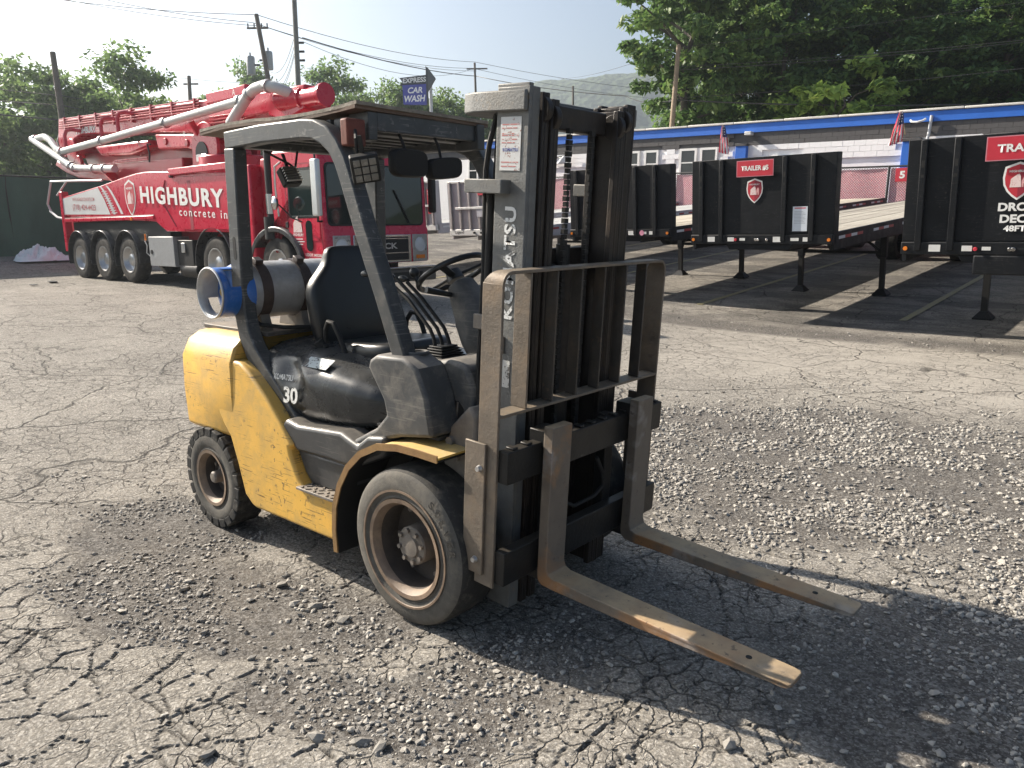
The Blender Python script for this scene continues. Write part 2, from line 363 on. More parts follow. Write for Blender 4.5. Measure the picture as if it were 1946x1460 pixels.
    # ---- hood under the seat (moulded plastic, dented on its right flank)
    prof = [(-1.40,.33,.80,1.03),(-1.37,.40,.75,1.075),(-1.30,.445,.715,1.10),(-1.2,.47,.70,1.105),(-1.08,.485,.695,1.10),(-.95,.492,.692,1.09),(-.8,.495,.695,1.075),(-.65,.49,.70,1.055),(-.5,.475,.715,1.03),(-.38,.445,.74,1.0),(-.30,.40,.765,.965),(-.255,.34,.79,.93),(-.235,.25,.82,.90)]
    rings = []
    xs = [p[0] for p in prof]
    for i in range(49):
        x = -1.40+(1.165)*i/48; q = [np.interp(x, xs, [p[j] for p in prof]) for j in (1,2,3)]
        rg = []
        for y, z in sup(q[0], q[1], q[2], 3.6, 72):
            if y < 0:   # dent
                d = .05*math.exp(-((x+1.0+(z-.97)*.9)/.13)**2-((z-.985)/.07)**2) - .018*math.exp(-((x+.84+(z-.97)*1.2)/.05)**2-((z-.97)/.09)**2) - .012*math.exp(-((x+1.12)/.06)**2-((z-.95)/.05)**2)
                y += d
            rg.append((x, y, z))
        rings.append(rg)
    hood = MB().loft(rings).build('hood', HOOD, F, smooth=60)
    # ---- moulded sill and step well
    for s in (-1, 1):
        MB().prism([(-.985,.715),(-.945,.755),(-.85,.735),(-.50,.76),(-.38,.72),(-.30,.775),(-.18,.79),(-.18,.70),(-.42,.60),(-.60,.605),(-.86,.60),(-.905,.625)], 'xz', s*.40, s*.55).build('sill_moulding', HOODG, F, bev=.02, seg=3)
        MB().prism([(-.895,.60),(-.40,.60),(-.47,.44),(-.79,.44),(-.84,.49)], 'xz', s*.36, s*.525).build('step_well', HOODG, F, bev=.015)
        st = MB().bx(-.815,-.495,min(s*.60,s*.50),max(s*.60,s*.50),.428,.442).build('step', DIRT, F, bev=.003)
        for i in range(6):
            for j in range(3): MB().box((-.78+i*.05+(j % 2)*.02, s*(.528+j*.028), .444), (.026,.008,.006), (0,0,R(45 if (i+j) % 2 else -45))).build('tread_stud', DIRT, st)
    MB().bx(-.36,.05,-.44,.44,.79,.806).build('floor_plate', paint('floor_mat', (.05,.048,.045), .8, .3, 9, (.22,.19,.15), .6, 9, .6), F, bev=.003)
    # ---- front cowl, dash, fenders
    cow = [(-.295,1.085),(-.28,1.12),(-.235,1.145),(-.06,1.15),(.02,1.11),(.075,1.0),(.105,.83),(-.10,.80),(-.30,.742),(-.46,.685),(-.42,.735),(-.26,.815),(-.185,.885),(-.20,.95)]
    for s in (-1, 1):
        MB().prism(cow, 'xz', s*.36, s*.53).build('cowl_side', PLAS, F, bev=.03, seg=3)
        fp = [(-.50,.19),(-.505,.30),(-.49,.42),(-.445,.53),(-.375,.63),(-.28,.71),(-.16,.765),(-.03,.785),(.10,.785),(.215,.78)]
        fe = MB().strip(fp, .009, s*.605, s*.36).build('fender', YELTOP, F, smooth=45)
        MB().strip(fp, .03, s*.61, s*.603).build('fender_edge', paint('fender_rim', (.24,.14,.05), .7, .3, 14, (.2,.1,.04), .6, 9), fe, smooth=45)
        MB().strip([(x+.012-.012*i/9, z-.003-.008*i/9) for i, (x,z) in enumerate(fp)], .006, s*.600, s*.365).build('fender_liner', DARK, fe, smooth=45)
        MB().prism([(-.47,.2)]+[(x+.012,z-.012) for x,z in fp[1:]]+[(.215,.6),(.0,.72),(-.2,.66),(-.35,.5),(-.42,.3)], 'xz', s*.37, s*.36).build('inner_arch', DARK, F)
    m = MB(); m.prism([(-.12,.80),(.17,.80),(.19,1.02),(.15,1.11),(.05,1.135),(-.13,1.10),(-.16,1.04)], 'xz', -.365, .365); m.build('dash', PLAS, F, bev=.02)
    MB().prism([(-.02,.83),(.12,.83),(.13,.93),(.10,.96),(-.0,.96)], 'xz', -.3665, -.368).build('dash_opening', DARK, F)
    for i in range(3): MB().bar((.0+i*.04,-.3695,.835), (.03+i*.035,-.3695,.955), .003, .008).build('grille_bar', DIRT, F)
    MB().tube([(-.1+.045*math.cos(2*math.pi*k/20), -.41+.045*math.sin(2*math.pi*k/20), 1.152) for k in range(20)], .009, 8, closed=True).build('cup_holder', PLAS, F)
    MB().cyl((-.1,-.41,1.10),(-.1,-.41,1.1535),.038,20).build('cup_well', DARK, F)
    # ---- overhead guard
    rear = [(-.93,.665),(-1.04,.765),(-1.16,.875),(-1.26,.965),(-1.335,1.045),(-1.385,1.13),(-1.41,1.24),(-1.415,1.4),(-1.40,1.75),(-1.385,2.085)]
    topc = [(-1.425,2.125),(-1.1,2.132),(-.75,2.125),(-.66,2.115),(-.585,2.085),(-.52,2.035),(-.475,1.97),(-.44,1.89),(-.36,1.68),(-.24,1.40),(-.115,1.09)]
    for s in (-1, 1):
        a, b = sorted((s*.488, s*.415))
        fr = MB().strip(rear, [.115]*4+[.115,.112,.108,.104,.10,.098], a, b).build('rear_pillar', FRAME, F, bev=.008)
        MB().prism(arc((-1.405,1.63),.014,0,180,6)+arc((-1.405,1.54),.014,180,360,6), 'xz', s*.4892, s*.48).build('pillar_slot', DARK, fr)
        MB().strip(topc, [.085]*5+[.08]*6, a, b).build('front_pillar', FRAME, F, bev=.008)
    MB().bx(-1.43,-1.36,-.414,.414,2.09,2.155).build('rear_crossbar', FRAME, F, bev=.008)
    MB().bx(-.60,-.52,-.414,.414,2.10,2.16).build('front_crossbar', FRAME, F, bev=.008)
    for i in range(7): MB().bx(-1.34+i*.115,-1.31+i*.115,-.414,.414,2.125,2.16).build('roof_slat', FRAME, F, bev=.003)
    MB().bx(-.56,-.42,-.36,-.31,2.06,2.18).bx(-.56,-.40,.31,.36,2.06,2.18).bx(-.45,-.42,-.31,.31,2.10,2.18).build('roof_frame', FRAME, F, bev=.004)
    # plywood sheet lying on the guard: two thin plies, slightly warped
    def ply(z0, z1, ox):
        m = MB(); n = 12
        top = []
        for i in range(n+1):
            for j in range(7):
                x = -1.765+(1.355+ox)*i/n; y = -.435+.83*j/6
                z = .012*math.sin(i*.55)*(.4+abs(j-3)/6)-.006*(j-3)/3+random.uniform(-.001,.001)
                top.append((x+random.uniform(-.003,.003)*(i in (0,n)), y+random.uniform(-.004,.004)*(j in (0,6)), z))
        N = len(top); vs = [(x,y,z0+z) for x,y,z in top]+[(x,y,z1+z) for x,y,z in top]; fs = []
        for i in range(n):
            for j in range(6):
                a = i*7+j; fs.append((a,a+1,a+8,a+7)); fs.append((N+a+7,N+a+8,N+a+1,N+a))
        bd = [j for j in range(7)]+[i*7+6 for i in range(1,n+1)]+[n*7+j for j in range(5,-1,-1)]+[i*7 for i in range(n-1,0,-1)]
        for k in range(len(bd)): a, b = bd[k], bd[(k+1) % len(bd)]; fs.append((a,b,N+b,N+a))
        return m.add(vs, fs)
    pl = ply(2.176, 2.19, 0).build('roof_board', WOOD, F, smooth=30); pl['label'] = 'weathered plywood sheet covering the overhead guard'
    ply(2.191, 2.206, .008).build('roof_board', PLYE, F, smooth=30)['label'] = 'grey upper plywood layer with frayed edge'
    # ---- lamps and mirrors under the roof
    MB().box((-.44,-.43,2.085),(.05,.10,.115)).build('beacon_box', paint('rusty_red', (.16,.04,.025), .75, .4, 12, (.08,.04,.03), .6, 10), F, bev=.008)
    def worklight(c, s, rz, ry, tilt, led):
        M = Euler((tilt, ry, rz)).to_matrix(); c = Vector(c)
        b = MB().box(c, (.05,s,s), M).build('work_lamp', DARK, F, bev=.008)
        ln = MB(); 
        for i in range(3):
            for j in range(3): ln.box(c+M @ Vector((.027,(i-1)*s*.28,(j-1)*s*.28)), (.006,s*.24,s*.24), M)
        ln.build('lens', led, b, bev=.002)
        fin = MB()
        for i in range(6): fin.box(c+M @ Vector((-.032,0,(i-2.5)*s*.15)), (.018,s*.9,s*.05), M)
        fin.build('cooling_fin', ALU, b)
        MB().bar(c+M @ Vector((-.02,0,s*.5)), c+M @ Vector((-.03,0,s*.5+.07)), .02, .006).build('bracket', DARK, b)
        return b
    LENS = paint('lamp_lens', (.16,.155,.14), .25, .25, 20, (.3,.28,.24), .4, 12)
    worklight((-.325,-.465,1.93), .12, R(-32), R(24), R(10), LENS)
    worklight((-1.30,-.20,1.95), .10, R(178), R(28), R(-6), LENS)
    MB().tube([(-.40,-.45,2.09),(-.36,-.48,2.05),(-.37,-.47,1.99)], .008, 6).build('lamp_bracket', DARK, F)
    MB().tube([(-1.36,-.1,2.09),(-1.33,-.14,2.0),(-1.30,-.2,2.02),(-1.32,-.26,2.05),(-1.36,-.3,2.08)], .006, 6).build('lamp_cable', DARK, F)
    for y0, y1, z0, z1, tl in ((-.275,-.06,1.905,2.03,.0), (-.055,.165,1.905,2.005,.05)):
        rg = [(x, (y0+y1)/2+(y1-y0)/2*c*k, (z0+z1)/2+(z1-z0)/2*sn*k+tl*c*.2) for x, k in ((-.42,.82),(-.40,1),(-.375,1),(-.36,.9)) for c, sn in [(a, b) for a, b in [(math.copysign(abs(math.cos(t))**.5, math.cos(t)), math.copysign(abs(math.sin(t))**.5, math.sin(t))) for t in [2*math.pi*i/28 for i in range(28)]]]]
        MB().loft([rg[i*28:(i+1)*28] for i in range(4)]).build('mirror', DARK, F, smooth=40)
        MB().tube([(-.40,(y0+y1)/2,z1-.02),(-.42,(y0+y1)/2,2.06),(-.45,(y0+y1)/2,2.11)], .007, 6).build('mirror_arm', DARK, F)
    # ---- seat
    def pad(rings, name, mat): return MB().loft(rings).build(name, mat, F, smooth=60, sub=1)
    bk = []
    for z, w, xf, xb in ((1.03,.20,-1.01,-1.11),(1.06,.25,-.985,-1.13),(1.2,.275,-.99,-1.15),(1.33,.278,-1.015,-1.165),(1.39,.265,-1.025,-1.17),(1.44,.215,-1.035,-1.17),(1.49,.16,-1.045,-1.17),(1.53,.145,-1.055,-1.165),(1.57,.135,-1.07,-1.155),(1.592,.10,-1.085,-1.145)):
        xc, hx = (xf+xb)/2, (xf-xb)/2
        bk.append([(xc+hx*math.copysign(abs(math.cos(t))**.6, math.cos(t))-.035*(1-abs(math.sin(t))**2)*(math.cos(t) > 0)*.6, w*math.copysign(abs(math.sin(t))**.55, math.sin(t)), z) for t in [2*math.pi*i/24 for i in range(24)]])
    pad(bk, 'seat_back', SEATM)
    cu = []
    for z, sc in ((1.0,.86),(1.02,.97),(1.07,1.0),(1.10,.97),(1.118,.9),(1.112,.7),(1.105,.4)):
        cu.append([(-.745+.275*sc*math.copysign(abs(math.cos(t))**.55, math.cos(t)), .25*sc*math.copysign(abs(math.sin(t))**.6, math.sin(t)), z+.02*math.cos(t)*sc) for t in [2*math.pi*i/24 for i in range(24)]])
    pad(cu, 'seat_cushion', SEATM)
    MB().bx(-1.12,-.52,-.22,.22,.97,1.02).build('seat_base', DARK, F, bev=.01)
    for s in (-1, 1):
        MB().tube([(-.96,s*.27,1.10),(-.95,s*.275,1.17),(-.915,s*.28,1.215),(-.87,s*.28,1.21),(-.83,s*.28,1.15),(-.79,s*.275,1.06),(-.775,s*.27,1.0)], .0135, 10).build('hip_guard', DARK, F)
    MB().cyl((-.985,-.30,1.115),(-.955,-.27,1.04),.03,16).box((-.955,-.285,1.06),(.05,.03,.075)).build('belt_reel', DARK, F, bev=.006)
    MB().bx(-.80,-.74,-.268,-.262,.98,1.03).build('belt_buckle', CHROME, F)
    # ---- levers, steering
    for i, (kx, kz) in enumerate(((-.60,1.462),(-.47,1.450),(-.43,1.44))):
        y = -.275+i*.042
        MB().tube([(-.13+.01*i,y,1.12),(-.135,y,1.19),(-.16,y,1.235),(-.30,y,1.36),(-.40 if i else -.42,y,1.43),(kx+.04,y,kz)], .0085, 8).build('lever', DARK, F)
        MB().blob((kx,y,kz+.004),(.034,.016,.016),12,7).build('lever_knob', SEATM, F)
    m = MB()
    for i in range(5): m.box((-.12,-.235,1.115+i*.011),(.13-.012*i,.15-.012*i,.008))
    m.build('lever_gaiter', DARK, F, bev=.003)
    MB().bx(-.20,-.03,-.33,-.14,1.085,1.115).build('lever_console', PLAS, F, bev=.008)
    col = []
    for t, w, d in ((0,.075,.085),(.12,.10,.105),(.35,.105,.11),(.55,.095,.10),(.62,.088,.09),(.8,.075,.075),(.97,.06,.06),(1.0,.04,.04)):
        c = Vector((.0,0,1.06)).lerp(Vector((-.245,0,1.425)), t)
        dv = Vector((-.245,0,.365)).normalized(); e1 = Vector((0,1,0)); e2 = dv.cross(e1)
        col.append([c+e1*(w*math.copysign(abs(math.cos(a))**.7, math.cos(a)))+e2*(d*math.copysign(abs(math.sin(a))**.7, math.sin(a))) for a in [2*math.pi*i/20 for i in range(20)]])
    MB().loft(col).build('steering_column', PLAS, F, smooth=40)
    nv = Vector((-.50,0,.86)).normalized(); e1 = Vector((0,1,0)); e2 = nv.cross(e1); c0 = Vector((-.285,0,1.465))
    sw = MB().tube([c0+e1*(.175*math.cos(a))+e2*(.175*math.sin(a)) for a in [2*math.pi*i/40 for i in range(40)]], .014, 10, closed=True).build('steering_wheel', SEATM, F)
    for a in (R(90), R(210), R(330)):
        MB().bar(c0-nv*.02, c0+(e1*math.cos(a)+e2*math.sin(a))*.17, .035, .014, nv).build('spoke', SEATM, sw, bev=.004)
    MB().cyl(c0-nv*.04, c0+nv*.012, .045, 18, .035).build('hub', SEATM, sw)
    MB().cyl(c0+e1*(-.15)+e2*(.09), c0+e1*(-.15)+e2*(.09)+nv*.045, .012, 10).blob(c0+e1*(-.15)+e2*(.09)+nv*.06, .026).build('spinner_knob', SEATM, sw)
    for s in (-1, 1): MB().cyl((-.235,s*.07,1.37),(-.26,s*.20,1.40),.012,10,.016).build('column_stalk', SEATM, F)
    # ---- decals on the hood
    text('decal', '30', LETB, F, (-.955,-.502,.865), (1,0,.05), (0,.10,1), .125, .085, off=.03, depth=.002)
    text('decal', 'KOMATSU', LETB, F, (-1.02,-.492,.948), (1,0,.04), (0,.25,1), .17, .03, off=.03, depth=.004)
    m = MB(); N = Vector((0,-.55,.83)).normalized()
    m.box((-.80,-.435,1.035),(.2,.001,.07),(R(-57),0,R(0))); m.build('decal', worn_letter('torn_decal', (.5,.55,.55), (.02,.02,.02), .9), F)

    # ================= mast assembly (leans forward a little)
    TA = .068; ct, sn_ = math.cos(TA), math.sin(TA)
    def TM(v): x, z = v.x-.1, v.z-.3; return Vector((.1+ct*x+sn_*z, v.y, .3-sn_*x+ct*z))
    def Q(): return MB(TM)
    def chan(m, y0, y1, x0, x1, z0, z1, t=.016):
        m.bx(x0,x1,min(y0,y0+math.copysign(t,y1-y0)),max(y0,y0+math.copysign(t,y1-y0)),z0,z1)
        ya = y0+math.copysign(t,y1-y0); m.bx(x0,x0+.026,min(ya,y1),max(ya,y1),z0,z1); m.bx(x1-.026,x1,min(ya,y1),max(ya,y1),z0,z1); return m
    for s in (-1, 1):
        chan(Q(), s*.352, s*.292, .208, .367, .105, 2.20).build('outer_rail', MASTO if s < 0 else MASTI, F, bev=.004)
        chan(Q(), s*.286, s*.246, .220, .376, .11, 2.185).build('middle_rail', MASTI, F, bev=.004)
        chan(Q(), s*.240, s*.196, .232, .384, .12, 2.165).build('inner_rail', MASTI, F, bev=.004)
        for yy, zz, rr in ((.268,2.125,.05),(.216,2.10,.052)):
            Q().cyl((.352,s*(yy-.014),zz),(.352,s*(yy+.014),zz),rr,24).build('roller', MASTI, F, bev=.003)
        Q().cyl((.165,s*.325,.30),(.165,s*.325,1.85),.0175,12).build('lift_rod', DARK, F)
        Q().cyl((.165,s*.325,.25),(.165,s*.325,.95),.026,12).build('lift_cylinder', DARK, F)
        Q().bx(.095,.288,min(s*.30,s*.405),max(s*.30,s*.405),1.815,1.868).build('rod_clamp', MASTO, F, bev=.004)
        Q().bx(.12,.21,min(s*.34,s*.36),max(s*.34,s*.36),1.28,1.34).build('hose_clamp', DIRT, F, bev=.004)
        Q().bx(.205,.29,min(s*.353,s*.362),max(s*.353,s*.362),1.20,1.27).build('clamp_plate', DIRT, F, bev=.003)
        # mast pivot casting behind the rail
        Q().prism([(.02,.68),(.21,.62),(.21,.93),(.165,.97),(.06,.86)], 'xz', s*.42, s*.33).build('mast_bracket', DIRT, F, bev=.015)
        for q in ((.075,.80),(.11,.74)): Q().cyl((q[0],s*.42,q[1]),(q[0],s*.44,q[1]),.02,8).build('pivot_bolt', DIRT, F)
    Q().prism([(.362,-.372),(.362,-.354),(.205,-.354),(.205,.354),(.362,.354),(.362,.372),(.10,.372),(.03,.345),(-.01,.29),(-.02,.2),(-.02,-.2),(-.01,-.29),(.03,-.345),(.10,-.372)], 'xy', 2.112, 2.186).build('top_crossplate', MASTO, F, bev=.006)
    Q().bx(.206,.362,-.35,-.325,2.187,2.212).build('top_cheek', MASTO, F, bev=.004)
    Q().bx(.26,.33,-.192,.192,2.065,2.155).build('inner_crossbar', MASTI, F, bev=.006)
    Q().bx(.206,.235,-.29,.29,1.45,1.60).bx(.21,.24,-.29,.29,.16,.34).build('rear_crossbar', MASTI, F, bev=.005)
    Q().cyl((.285,.0,.20),(.285,.0,1.50),.055,24).cyl((.285,0,1.5),(.285,0,1.535),.062,24).build('free_lift_cylinder', MASTI, F)
    Q().cyl((.285,.0,1.53),(.285,.0,1.62),.03,16).build('lift_ram', DARK, F)
    for y in (-.075, .075):
        m = Q()
        for k in range(64):
            z = .70+k*.0215; m.bx(.335,.352,y-(.013 if k % 2 else .009),y+(.013 if k % 2 else .009),z,z+.019)
        m.build('chain', DARK, F)
    Q().tube([(.16,-.30,2.11),(.13,-.305,2.0),(.12,-.31,1.9),(.125,-.31,1.5),(.13,-.33,1.1),(.16,-.35,.93)], .011, 8).build('hose', DARK, F)
    Q().tube([(.20,-.28,2.11),(.155,-.285,2.02),(.15,-.29,1.8),(.155,-.32,1.35),(.165,-.345,1.05),(.19,-.35,.9)], .010, 8).build('hose', DARK, F)
    # lettering and stickers on the outer rail
    def TMv(v): return Vector((ct*v[0]+sn_*v[2], v[1], -sn_*v[0]+ct*v[2]))
    def mt(nm, s_, mat, c, r, u, w, h, **k): return text(nm, s_, mat, F, TM(Vector(c)), TMv(r), TMv(u), w, h, **k)
    mt('lettering', 'KOMATSU', LET, (.296,-.3525,1.555), (0,0,1), (-1,0,0), .43, .058, off=.035, depth=.0015, spacing=1.12)
    Q().bx(.232,.333,-.3545,-.3535,1.902,2.094).build('sticker', worn_letter('sticker_paper', (.52,.53,.53), (.24,.13,.11), .55), F)
    STB = plain('sticker_blue', (.03,.06,.25), .6); STR = worn_letter('sticker_red', (.42,.14,.13), (.5,.5,.5), 1.)
    mt('sticker_lettering', 'KOMATSU', STB, (.284,-.3548,1.977), (1,0,0), (0,0,1), .076, .013, off=.03, depth=.0008)
    m = Q()
    for i, z in enumerate((2.065,2.052,2.032,2.026,2.012,2.0,1.93,1.915)): m.bx(.24,.324-.01*(i % 3),-.3552,-.3547,z,z+.004)
    m.build('sticker_print', STR, F)['kind'] = 'stuff'
    Q().bx(.285,.322,-.3545,-.3535,1.065,1.175).build('sticker', worn_letter('sticker_worn', (.5,.5,.48), (.12,.11,.1), .95), F)
    # carriage
    m = Q(); m.bx(.455,.505,-.552,.552,.755,.885); 
    for i in range(13): m.bx(.46,.50,-.52+i*.085,-.49+i*.085,.885,.895)
    m.build('carriage_bar', CARR, F, bev=.004)
    Q().bx(.455,.505,-.552,.552,.335,.475).build('carriage_bar', CARR, F, bev=.004)
    for y in (-.20,.20): Q().bx(.40,.456,y-.03,y+.03,.34,.88).build('carriage_stile', CARR, F, bev=.004)
    Q().tube([(.46,.10,.70),(.47,.14,.62),(.47,.15,.56),(.46,.10,.52),(.44,-.02,.50),(.42,-.06,.52)], .009, 8).build('hose', DARK, F)
    for s in (-1, 1):
        y0, y1 = s*.304-.061, s*.304+.061
        fk = Q(); pr = [(.52,.955),(.52,.33),(.525,.305),(.545,.29),(.60,.287),(1.0,.292),(1.45,.31),(1.568,.318),(1.566,.33),(1.0,.333),(.60,.3345),(.575,.345),(.566,.37),(.566,.955)]
        n = len(pr); N = 6
        def taper(x): return 1-.06*max(0,x-1.0) if x < 1.5 else max(.70, .97-((x-1.5)/.068)**4*.25)
        vs = [(x, s*.304+(t-.5)*.122*taper(x), z) for t in (0,1) for x, z in pr]
        ins = Q()
        pr2 = []
        for i, (x, z) in enumerate(pr): pr2.append((x,z))
        # add extra stations for the rounded tip
        up_ = [(1.50,.3315),(1.535,.331),(1.555,.330)]; lo_ = [(1.50,.313),(1.535,.316),(1.555,.3175)]
        pr2 = pr[:6]+[(1.45,.31)]+lo_+[(1.568,.318),(1.566,.33)]+up_[::-1]+pr[9:]
        n = len(pr2); vs = [(x, s*.304+(t-.5)*.122*taper(x), z) for t in (0,1) for x, z in pr2]
        fs = [(k,(k+1) % n,n+(k+1) % n,n+k) for k in range(n)]
        # side faces as strips (top/bottom pairing) to keep them planar
        a = list(range(0,n)); 
        fs += [tuple(range(n-1,-1,-1)), tuple(range(n,2*n))]
        fk.add(vs, fs); f = fk.build('fork', RUST, F, bev=.004, smooth=30)
        Q().bx(.44,.52,y0+.01,y1-.01,.862,.93).build('fork_hook', CARR, f, bev=.004)
        Q().bx(.44,.52,y0+.01,y1-.01,.30,.35).build('fork_hook', CARR, f, bev=.004)
        Q().cyl((1.40,s*.304,.325),(1.40,s*.304,.3335),.011,12).build('fork_hole', DARK, f)
    # load backrest
    for s in (-1, 1):
        Q().bx(.36,.458,min(s*.552,s*.564),max(s*.552,s*.564),.315,1.505).build('backrest_plate', PLATE, F, bev=.002)
        Q().bx(.305,.41,min(s*.565,s*.577),max(s*.565,s*.577),.36,.90).build('mounting_plate', PLATE, F, bev=.003)
        for x, z in ((.385,.80),(.375,.42)): Q().cyl((x,s*.577,z),(x,s*.593,z),.014,12,.010).build('bolt', ALU, F)
    cr = .045; path = [(-.558,1.50)]+[(-.558+cr-cr*math.cos(R(a)),1.50+cr*math.sin(R(a))) for a in (15,30,45,60,75,90)]+[(.558-cr+cr*math.sin(R(a)),1.50+cr*math.cos(R(a))) for a in (0,15,30,45,60,75,90)]
    m = Q(); rg = []
    for i, (y, z) in enumerate(path):
        a, b = path[max(0,i-1)], path[min(len(path)-1,i+1)]; d = Vector((b[0]-a[0], b[1]-a[1])).normalized(); nx, nz = -d.y*.006, d.x*.006
        rg.append([(.36+.04*(0 < i < len(path)-1)*min(1,abs(i-0)/6,abs(len(path)-1-i)/6),y-nx,z-nz),(.458,y-nx,z-nz),(.458,y+nx,z+nz),(.36+.04*(0 < i < len(path)-1)*min(1,abs(i-0)/6,abs(len(path)-1-i)/6),y+nx,z+nz)])
    m.loft(rg); m.build('backrest_top_bar', PLATE, F, bev=.002)
    Q().bx(.385,.458,-.551,.551,1.005,1.017).build('backrest_low_bar', PLATE, F, bev=.002)
    for i in range(6):
        y = -.40+i*.16; Q().bx(.378 if i == 0 else .402,.455,y-.005,y+.005,1.018,1.537).build('backrest_slat', PLATE if i == 0 else SLAT_SHADE, F, bev=.002)
    return F
FORK = build_forklift()

def build_tank():
    T = thing('propane_tank', 'grey propane tank with blue shoulder strapped behind the forklift seat', 'gas tank', (-1.5,-.1,1.355))
    GREY = paint('tank_grey', (.46,.46,.46), .42, .2, 6, (.24,.22,.2), .5, 7, bump=.2, metal=.3)
    BLUE = paint('tank_blue', (.02,.12,.42), .4, .2, 6, (.3,.33,.38), .35, 12, bump=.1)
    ax = (0,-1,0)
    MB().lathe([(.0,-.33),(.07,-.325),(.12,-.30),(.148,-.25),(.155,-.2),(.155,.26),(.1545,.315)], (0,0,0), ax, 48).build('shell', GREY, T, smooth=40)
    MB().lathe([(.1545,.315),(.15,.34),(.138,.365),(.12,.385),(.0,.39)], (0,0,0), ax, 48).build('shoulder', BLUE, T, smooth=40)
    # collar with hand holes
    n = 48; m = MB(); r0, r1 = .132, .126
    hs = (.36,.385,.445,.465,.495); vs = []; fs = []
    for k in range(n):
        a = 2*math.pi*k/n
        for h in hs:
            for r_ in (r0, r1): vs.append((r_*math.cos(a), -h, r_*math.sin(a)))
    H = len(hs)*2
    for k in range(n):
        for j in range(len(hs)-1):
            if j == 1 and (k % 24) in (2,3,4,5,6,7,8): continue
            a, b = k*H+j*2, ((k+1) % n)*H+j*2
            fs += [(a,b,b+2,a+2),(a+1,a+3,b+3,b+1)]
    m.add(vs, fs)
    c = m.build('collar', BLUE, T, smooth=40); md = c.modifiers.new('s','SOLIDIFY'); md.thickness = .003
    c.data.materials.append(GREY)
    for p in c.data.polygons:
        if math.hypot(p.center.x, p.center.z) < .129: p.material_index = 1
    MB().tube([(.131*math.cos(2*math.pi*k/n), -.495, .131*math.sin(2*math.pi*k/n)) for k in range(n)], .006, 8, closed=True).build('collar_rim', ALU, T)
    MB().cyl((0,-.37,0),(0,-.43,0),.022,12).cyl((0,-.41,0),(.06,-.42,-.03),.014,10).build('valve', plain('brass', (.35,.25,.1), .4, .8), T)
    return T
build_tank()
for y in (-.345, -.09):     # steel straps and cradle stay with the truck
    n = 40; m = MB(); rg = []
    for k in range(n):
        a = 2*math.pi*k/n; c, s = math.cos(a), math.sin(a)
        rg.append([(-1.5+.157*c,y-.03,1.355+.157*s),(-1.5+.162*c,y-.03,1.355+.162*s),(-1.5+.162*c,y+.03,1.355+.162*s),(-1.5+.157*c,y+.03,1.355+.157*s)])
    m.loft(rg, closed=True).build('tank_strap', paint('strap_brown', (.06,.04,.035), .5, .3), FORK, smooth=40)
    MB().box((-1.435,y,1.513),(.05,.045,.03),(0,R(25),0)).build('strap_buckle', paint('strap_brown', (.06,.04,.035)), FORK, bev=.005)
    MB().prism([(-1.63,1.14),(-1.37,1.14),(-1.40,1.23),(-1.46,1.198),(-1.54,1.198),(-1.60,1.23)], 'xz', y-.03, y+.03).build('tank_cradle', DIRT, FORK, bev=.005)
MB().tube([(-1.42,-.42,1.22),(-1.36,-.40,1.18),(-1.3,-.3,1.16),(-1.2,-.1,1.15),(-1.15,.1,1.14)], .012, 8).build('gas_hose', DARK, FORK)
# ------------------------------------------------------------------ ground: one sheet, fine where the asphalt is broken up close, coarse to the horizon
def hash2(ix, iy, k=0):
    h = (ix.astype(np.int64)*374761393+iy.astype(np.int64)*668265263+k*1442695041) & 0x7fffffff
    h = ((h ^ (h >> 13))*1274126177) & 0x7fffffff
    return ((h ^ (h >> 16)) & 0xffffff)/float(0xffffff)
def vnoise(x, y, k=0):
    ix, iy = np.floor(x), np.floor(y); fx, fy = x-ix, y-iy; fx = fx*fx*(3-2*fx); fy = fy*fy*(3-2*fy)
    a, b, c, d = hash2(ix,iy,k), hash2(ix+1,iy,k), hash2(ix,iy+1,k), hash2(ix+1,iy+1,k)
    return a+(b-a)*fx+(c-a)*fy+(a-b-c+d)*fx*fy
def fbm(x, y, k=0, o=4):
    s = 0; a = .5
    for i in range(o): s = s+a*vnoise(x*2**i, y*2**i, k+i); a *= .5
    return s
def vcrack(x, y, k=0):
    """distance to the nearest border of jittered cells, cell size 1"""
    ix, iy = np.floor(x), np.floor(y); f1 = np.full(x.shape, 9.); f2 = f1.copy(); cid = np.zeros(x.shape)
    for dx in (-1,0,1):
        for dy in (-1,0,1):
            cx, cy = ix+dx, iy+dy; px = cx+.1+.8*hash2(cx,cy,k+5); py = cy+.1+.8*hash2(cx,cy,k+9)
            d = np.hypot(px-x, py-y); new = d < f1
            f2 = np.where(new, f1, np.minimum(f2, d)); cid = np.where(new, hash2(cx,cy,k+17), cid); f1 = np.where(new, d, f1)
    return f2-f1, cid
def sp(t, w): return w*np.logaddexp(0, t/w)
def base_z(x, y):
    x = np.asarray(x, float); t = sp(-x-3, .8); f = 1/(1+np.exp(-(np.asarray(y, float)-8.5)/.3))
    hi = .068*t; hi = .52*np.tanh(hi/.52*1.0)+.12*(sp(-x-19.3, .4)-sp(-x-24, .6)); lo = .030*(t-sp(-x-34, 3)); yy = np.asarray(y, float); return hi*(1-f)+lo*f+.064*(sp(yy-10.5, .4)-sp(yy-27, 1))
def blob(x, y, cx, cy, rx, ry, a=0):
    c, s = math.cos(a), math.sin(a); u = ((x-cx)*c+(y-cy)*s)/rx; v = (-(x-cx)*s+(y-cy)*c)/ry; return 1-(u*u+v*v)
def sstep(a, b, t): t = np.clip((t-a)/(b-a), 0, 1); return t*t*(3-2*t)
